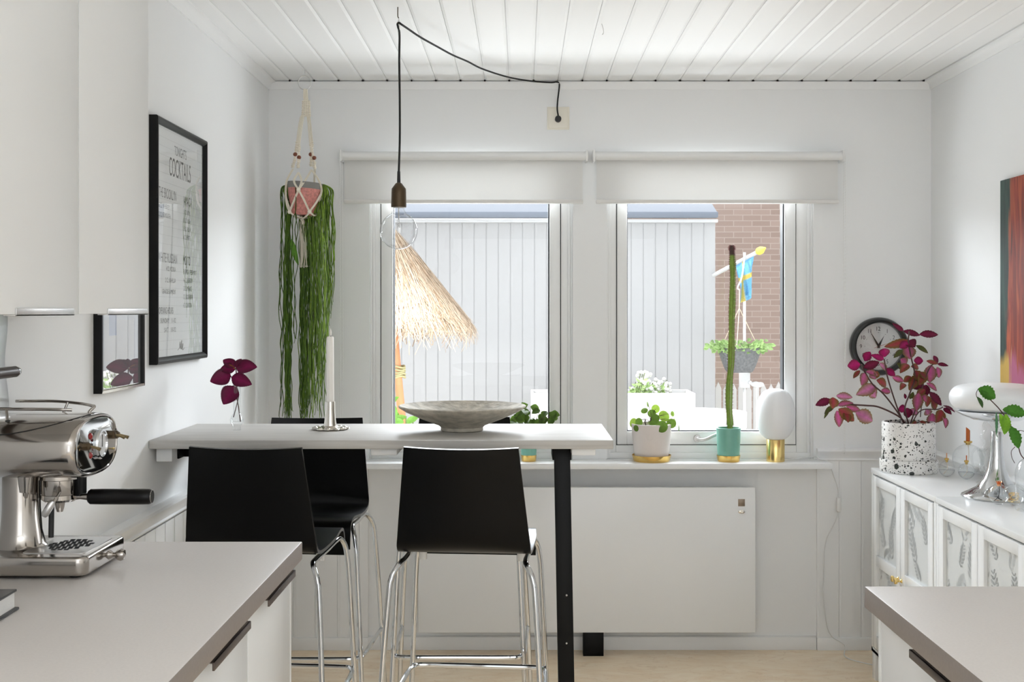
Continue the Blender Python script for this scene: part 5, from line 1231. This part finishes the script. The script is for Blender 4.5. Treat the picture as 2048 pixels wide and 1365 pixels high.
# straw parasol
Yq = 7.5; ap = P(770, 436, Yq); rc = P(786, 622, Yq); t = thing('straw_parasol', 'straw-thatched garden parasol outside the left window', 'parasol', (P(805, 850, Yq).x, Yq, -.5))
B0 = Vector((P(805, 850, Yq).x, Yq, -.5)); rn = random.Random(8)
M_straw = attr_mat('straw', .7, .3); RR = .475
zrim = P(0, 640, Yq).z; ctr = Vector((rc.x, Yq, zrim))
m = MB(); m.col = (.42, .32, .22); m.add([ap-B0]+[ctr-B0+Vector((RR*.93*math.cos(a), RR*.93*math.sin(a), .02)) for a in [2*PI*i/40 for i in range(40)]], [(0, 1+i, 1+(i+1) % 40) for i in range(40)]); m.build('canopy', M_straw, t)
m = MB()
for i in range(5200):
    a = rn.uniform(0, 2*PI); f0 = rn.random()**.6*.95; ln = rn.uniform(.25, .5)
    e = ctr+Vector((RR*math.cos(a), RR*math.sin(a), 0)); d_ = (e-ap); f1 = min(f0+ln, 1.); a2 = a+rn.gauss(0, .16); e2 = ctr+Vector((RR*math.cos(a2), RR*math.sin(a2), 0))
    p0 = ap+d_*f0+Vector((0, 0, .01)); p1 = ap+(e2-ap)*f1+Vector((0, 0, rn.uniform(.005, .025)))
    q = rn.uniform(.75, 1.15); c = (.60*q, .49*q, .37*q) if rn.random() < .7 else (.42*q, .30*q, .20*q)
    pts = [p0, (p0+p1)/2+Vector((0, 0, rn.uniform(0, .02))), p1]
    if f0+ln > 1: dr = (f0+ln-1)*rn.uniform(.3, .55); pts += [p1+Vector((math.cos(a2)*dr*.35+rn.uniform(-.02, .02), math.sin(a2)*dr*.35, -dr*.6)), p1+Vector((math.cos(a2)*dr*.35+rn.uniform(-.04, .04), math.sin(a2)*dr*.35, -dr))]
    w_ = Vector((-math.sin(a), math.cos(a), 0))*rn.uniform(.0012, .0030)
    vs = []
    for p in pts: vs += [p-B0-w_, p-B0+w_]
    m.add(vs, [(2*j, 2*j+1, 2*j+3, 2*j+2) for j in range(len(pts)-1)], [c]*len(vs))
m.build('thatch', M_straw, t, smooth=False)
MB().tube([Vector((0, 0, 0)), P(805, 850, Yq)-B0, P(772, 500, Yq)-B0], .026, 14).build('pole', mat('bamboo', rgb(206, 140, 96), .5, noise=.15, nscale=6), t)
m = MB()
for i in range(5): 
    c = P(799+i*.3, 734+i*5, Yq)-B0; m.tube([c+Vector((.033*math.cos(a), .033*math.sin(a), .006*math.sin(a*2+i))) for a in [2*PI*j/16 for j in range(16)]], .007, 6, closed=True)
m.build('rope_binding', mat('pale_rope', rgb(176, 170, 128), .8), t)
# shrub by the parasol
def shrub(label, pts, Y, zb, seed, n_, size, c1, c2, name='garden_plant', grp=None):
    rn = random.Random(seed); x0 = sum(P(p[0], p[1], Y).x for p in pts)/len(pts); o = Vector((x0, Y, zb)); t = thing(name, label, 'garden plant', o)
    st, lv = MB(), MB()
    for (px, py) in pts:
        q = P(px, py, Y)-o; st.tube(smooth_path([Vector((q.x*.3, 0, 0)), Vector((q.x*.8, 0, q.z*.6)), q], 5), .005, 6)
        for j in range(n_):
            f = rn.uniform(.45, 1.02); b = Vector((q.x*(.3+.7*f), rn.uniform(-.03, .03), q.z*f)); d = Vector((rn.uniform(-1, 1), rn.uniform(-1, 1), rn.uniform(-.4, .9))).normalized()
            lv.leaf(b, b+d*size*rn.uniform(.6, 1.2), size*.45, (0, -1, .6), c1, c2, n=5)
    st.build('stems', M_stemg, t); lv.build('leaves', M_leaf, t)
    return t
M_stemg = mat('green_stem', rgb(96, 110, 60), .6)
shrub('green garden plant beside the straw parasol pole outside', [(786, 775), (790, 820), (812, 836), (826, 845), (838, 847)], 7.2, -.5, 3, 16, .10, (.16, .34, .06), (.2, .4, .08))
# white planter with white flowers
Yq = 8.6; a = P(1062, 0, Yq).x; b = P(1383, 0, Yq).x; zt_ = P(0, 783, Yq).z
t = thing('flowering_planter', 'long white planter box with white flowers outside below both windows', 'potted plant', ((a+b)/2, Yq, -.5)); hw = (b-a)/2
m = MB(); m.box(-hw, hw, -.20, -.18, 0, zt_+.5).box(-hw, hw, .18, .20, 0, zt_+.5).box(-hw, -hw+.02, -.18, .18, 0, zt_+.5).box(hw-.02, hw, -.18, .18, 0, zt_+.5); m.build('box', mat('white_planter', (.52, .52, .52), .5), t, bevel=.004)
MB().box(-hw+.02, hw-.02, -.18, .18, zt_+.3, zt_+.45).build('soil', M_soil, t)
rn = random.Random(21); o = Vector(((a+b)/2, Yq, zt_-.05)); o2 = Vector((0, 0, zt_-.05+.5))
st, lv, fl = MB(), MB(), MB()
for i in range(26):
    px = rn.uniform(1258, 1340); top = rn.uniform(742, 775) if px < 1300 else rn.uniform(758, 790)
    q = P(px, top, Yq+rn.uniform(-.12, .12))-o; st.tube(smooth_path([Vector((q.x*.8, q.y, 0)), Vector((q.x*.9, q.y, q.z*.5)), q], 4), .003, 5)
    for j in range(7):
        f = rn.uniform(.1, .8); bq = Vector((q.x*(.8+.2*f), q.y, q.z*f)); d = Vector((rn.uniform(-1, 1), rn.uniform(-1, 1), rn.uniform(-.2, .9))).normalized(); lv.leaf(bq, bq+d*.05, .02, (0, -1, .6), (.30, .44, .18), (.36, .5, .2), n=4)
    for j in range(5):
        fl.ball(q+Vector((rn.uniform(-.025, .025), rn.uniform(-.02, .02), rn.uniform(-.07, .02))), .014, 8, 5)
for q_ in (st, lv, fl): q_.v = [v+o2 for v in q_.v]
st.build('stems', M_stemg, t); lv.build('leaves', M_leaf, t); fl.build('flowers', mat('white_petal', (.66, .66, .62), .6), t)
# garden table with scalloped edge
Yq = 7.6; t = thing('garden_table', 'round white garden table with a scalloped edge outside the right window', 'table', (P(1395, 0, Yq).x, Yq, -.5)); zt_ = P(0, 826, Yq-.1).z+.5
m = MB(); m.lathe([(0, zt_-.012), (.30, zt_-.012), (.305, zt_-.10), (.31, zt_-.10), (.312, zt_), (0, zt_)], 96, fn=lambda a, z: 1+.012*math.cos(24*a)); m.build('tabletop', mat('white_garden_metal', (.50, .50, .50), .45), t, angle=50)
for k_ in range(3):
    a = k_*2*PI/3+.4; MB().tube([(.08*math.cos(a), .08*math.sin(a), zt_-.05), (.24*math.cos(a), .24*math.sin(a), 0)], .012, 8).build('leg', MATS['white_metal'], t)
# picket fence
Yq = 10.6; t = thing('picket_fence', 'white picket fence outside behind the cactus', 'fence', (P(1478, 0, Yq).x, Yq, -.5)); ox = P(1478, 0, Yq).x
M_pk = mat('white_fence_paint', (.52, .51, .50), .6)
for px in (1436.5, 1452, 1467, 1482, 1497, 1512, 1527, 1542, 1557):
    x = P(px, 0, Yq).x-ox; zt_ = P(0, 780+3*math.sin(px), Yq).z+.5; w_ = .026
    m = MB(); m.prism([(-w_, 0), (w_, 0), (w_, zt_-.055), (0, zt_), (-w_, zt_-.055)], .018, Matrix(((1, 0, 0, x), (0, 0, 1, -.009), (0, 1, 0, .06), (0, 0, 0, 1)))); m.build('picket', M_pk, t, smooth=False)
x0 = P(1428, 0, Yq).x-ox; x1 = P(1565, 0, Yq).x-ox
for z in (.45, .80): MB().box(x0, x1, .010, .03, z, z+.06).build('fence_rail', M_pk, t)
for x in (x0+.02, x1-.02): MB().box(x-.03, x+.03, .03, .08, 0, 1.0).build('post', M_pk, t)
# flag on a slanted pole fixed to the corner of the shed
Yq = 9.47; A = P(1427, 551, Yq); B = P(1514, 505, Yq-.45); o = A
t = thing('garden_flag', 'blue and yellow flag hanging limp from a slanted white pole outside', 'flag', o)
MB().tube([Vector((0, 0, 0)), B-A], .016, 10).build('pole', MATS['white_metal'], t)
d = (B-A).normalized(); m = MB(); e = B-A; m.tube([e, e+d*.02, e+d*.05, e+d*.10], .02, 12, radii=[.018, .030, .030, .006]); m.build('finial', mat('yellow_paint', rgb(240, 214, 90), .4), t)
m = MB(); n1, n2 = 22, 26; vs = []; cc = []
for i in range(n1+1):
    f = i/n1
    p = (B-A)*(.52+.42*f)
    for j in range(n2+1):
        g_ = j/n2; top = p; bot = P(1480+20*f, 598+8*math.sin(f*5), Yq-.35)-A
        q = top*(1-g_)+bot*g_; q = Vector((q.x+.03*math.sin(f*9+g_*2)*g_, q.y+.04*math.sin(f*14+g_)*min(1, g_*2), q.z))
        vs.append(q); cc.append((.60, .48, .12) if (.36 < f < .52 or .42 < g_ < .52) else (.16, .42, .68))
m.add(vs, [(i*(n2+1)+j, i*(n2+1)+j+1, (i+1)*(n2+1)+j+1, (i+1)*(n2+1)+j) for i in range(n1) for j in range(n2)], cc); m.build('cloth', attr_mat('flag_cloth', .8, .35), t)
# white post with a hook, box and basket
Yq = 9.25; t = thing('garden_post', 'thin white garden post with a white box outside behind the cactus', 'post', (P(1489, 0, Yq).x, Yq, -.5)); o = Vector((P(1489, 0, Yq).x, Yq, -.5))
p0 = P(1489, 505, Yq)-o; 
m = MB(); m.tube([(0, 0, 0), p0], .011, 10); pk_ = P(1478.5, 575, 8.95)-o; m.tube(smooth_path([p0-Vector((0, 0, .04)), p0+Vector((-.02, -.12, -.02)), pk_+Vector((.02, 0, .08)), pk_+Vector((-.012, 0, .0)), pk_+Vector((.004, 0, -.022))], 5), .006, 8); m.build('pole', MATS['white_metal'], t)
m = MB(); q0 = P(1480, 776, Yq)-o; q1 = P(1498, 746, Yq)-o; m.box(q0.x, q1.x, -.05, .05, q0.z, q1.z); m.build('box', MATS['white_metal'], t, bevel=.004)
Yq = 8.94; o = P(1479, 745, Yq); t = thing('hanging_basket', 'grey wicker basket of pale green ferns hanging outside behind the cactus', 'hanging basket', o)
rt, rb = 43*Yq/F, 24*Yq/F; hb = (745-697)*Yq/F
m = MB(); m.shell([(rb+(rt-rb)*min(1, (i_/16))**.7, hb*i_/16) for i_ in range(17)]+[(rt*1.03, hb+.004)], .006, 96, fn=lambda a, z: 1+.022*math.cos(24*a)*(1 if int(z*16/hb+.5) % 2 else -1)); m.build('basket', mat('grey_wicker', rgb(104, 106, 108), .7, noise=.3, nscale=60, bump=.8, bscale=70), t)
m = MB(); hkp = P(1479, 580, Yq)-o; kn = P(1478.5, 617, Yq)-o; m.tube([hkp, kn], .004, 6)
for a in (.3, 2.4, 4.4): m.tube([kn, (rt*math.cos(a), rt*math.sin(a), hb)], .003, 6)
m.build('strings', mat('jute', rgb(206, 190, 170), .8), t)
lv = MB(); rn = random.Random(6)
for i in range(260):
    a = rn.uniform(0, 2*PI); r0 = rt*rn.random()**.5; b0 = Vector((r0*math.cos(a), r0*math.sin(a), hb-.01)); d = Vector((math.cos(a)*(.4+r0/rt), math.sin(a)*(.4+r0/rt), rn.uniform(-.15, .9)))
    c = rn.uniform(.7, 1.2); b1 = b0+d*rn.uniform(.02, .07); lv.leaf(b1, b1+(d+Vector((rn.uniform(-.6, .6), rn.uniform(-.6, .6), rn.uniform(-.7, .2)))).normalized()*.045, .030, (0, -1, .5), (.20*c, .32*c, .11*c), (.26*c, .38*c, .15*c), n=5, serr=.1)
lv.build('ferns', M_leaf, t)
# little white bird table ornament
Yq = 8.9; o = P(1513, 775, Yq); t = thing('bird_ornament', 'white bird shaped ornament on a thin rod outside beside the fence', 'ornament', (o.x, Yq, -.5))
m = MB(); zb = o.z+.5; m.lathe([(0, -.05), (.016, -.035), (.024, -.005), (.018, .03), (.005, .055), (0, .06)], 14, M=Matrix.Rotation(math.radians(96), 4, 'Y'), c=(0, 0, zb+.02)); m.ball((-.05, 0, zb+.035), .016, 10, 8); m.leaf((.0, 0, zb+.02), (.055, 0, zb+.03), .03); m.build('bird', MATS['white_metal'], t)
MB().tube([(0, 0, 0), (0, 0, zb+.01)], .004, 6).build('rod', MATS['white_metal'], t)

# ================================================================== LIGHT
wd = bpy.data.worlds.new('sky'); S.world = wd; wd.use_nodes = True; nt = wd.node_tree
bg = nt.nodes['Background']; bg.inputs['Color'].default_value = (.95, .975, 1., 1); bg.inputs['Strength'].default_value = 2.0
def light(name, kind, loc, rot, energy, size=None, sy=None, col=(1, 1, 1)):
    l = bpy.data.lights.new(name, kind); l.energy = energy; l.color = col
    if kind == 'AREA': l.shape = 'RECTANGLE'; l.size = size; l.size_y = sy
    o = bpy.data.objects.new(name, l); COL.objects.link(o); o.location = loc; o.rotation_euler = rot
    return o
s_ = light('sun', 'SUN', (0, 0, 10), (0, 0, 0), 5, col=(1, .985, .96)); s_.data.angle = math.radians(2)
s_.rotation_euler = Vector((.55, .12, -.83)).to_track_quat('-Z', 'Y').to_euler()
light('rear_fill', 'AREA', (.32, YB+.02, 1.38), (math.radians(90), 0, 0), 3.5, 2.0, 1.6, (.86, .93, 1.))  # added fill lamp in the unseen rear opening, brightens surfaces facing the camera
light('ceiling_fill', 'AREA', (.3, -.9, 1.6), (math.radians(180), 0, 0), 54, 1.8, 1.8, (.86, .93, 1.))  # added fill lamp behind the camera, bounced off the ceiling, no fixture here
# added area lamps just outside the windows, boosting daylight from above and below
q_ = light('upper_window_fill', 'AREA', (.29, 6.9, 2.55), (0, 0, 0), 600, 7.5, .9, (.89, .945, 1.)); q_.rotation_euler = Vector((0, -.91, -.41)).to_track_quat('-Z', 'Y').to_euler()
q_ = light('lower_window_fill', 'AREA', (.29, 6.0, .30), (0, 0, 0), 125, 5.0, .8, (.89, .945, 1.)); q_.rotation_euler = Vector((0, -.70, .71)).to_track_quat('-Z', 'Y').to_euler()
for i, (a, b) in enumerate(OX):
    l = light('window_daylight', 'AREA', ((a+b)/2, 5.3, 1.45), (math.radians(-90), 0, 0), 1, b-a, 1.25); l.data.cycles.is_portal = True

# ------------------------------------------------------------------ camera and colour
cd = bpy.data.cameras.new('camera'); co = bpy.data.objects.new('camera', cd); COL.objects.link(co); S.camera = co
co.location = (0, 0, EYE); co.rotation_euler = (PI/2, 0, 0)
cd.sensor_width = 36; cd.lens = F/2048*36; cd.shift_x = (1024-PX0)/2048; cd.shift_y = (PY0-682.5)/2048; cd.clip_start = .05
vs_ = S.view_settings; vs_.view_transform = 'Standard'; vs_.look = 'None'; vs_.exposure = .1; vs_.gamma = 1; vs_.use_curve_mapping = False
S.cycles.use_denoising = True; S.cycles.max_bounces = 12; S.cycles.diffuse_bounces = 6; S.cycles.transparent_max_bounces = 24; S.cycles.glossy_bounces = 6
S.cycles.sample_clamp_indirect = 6
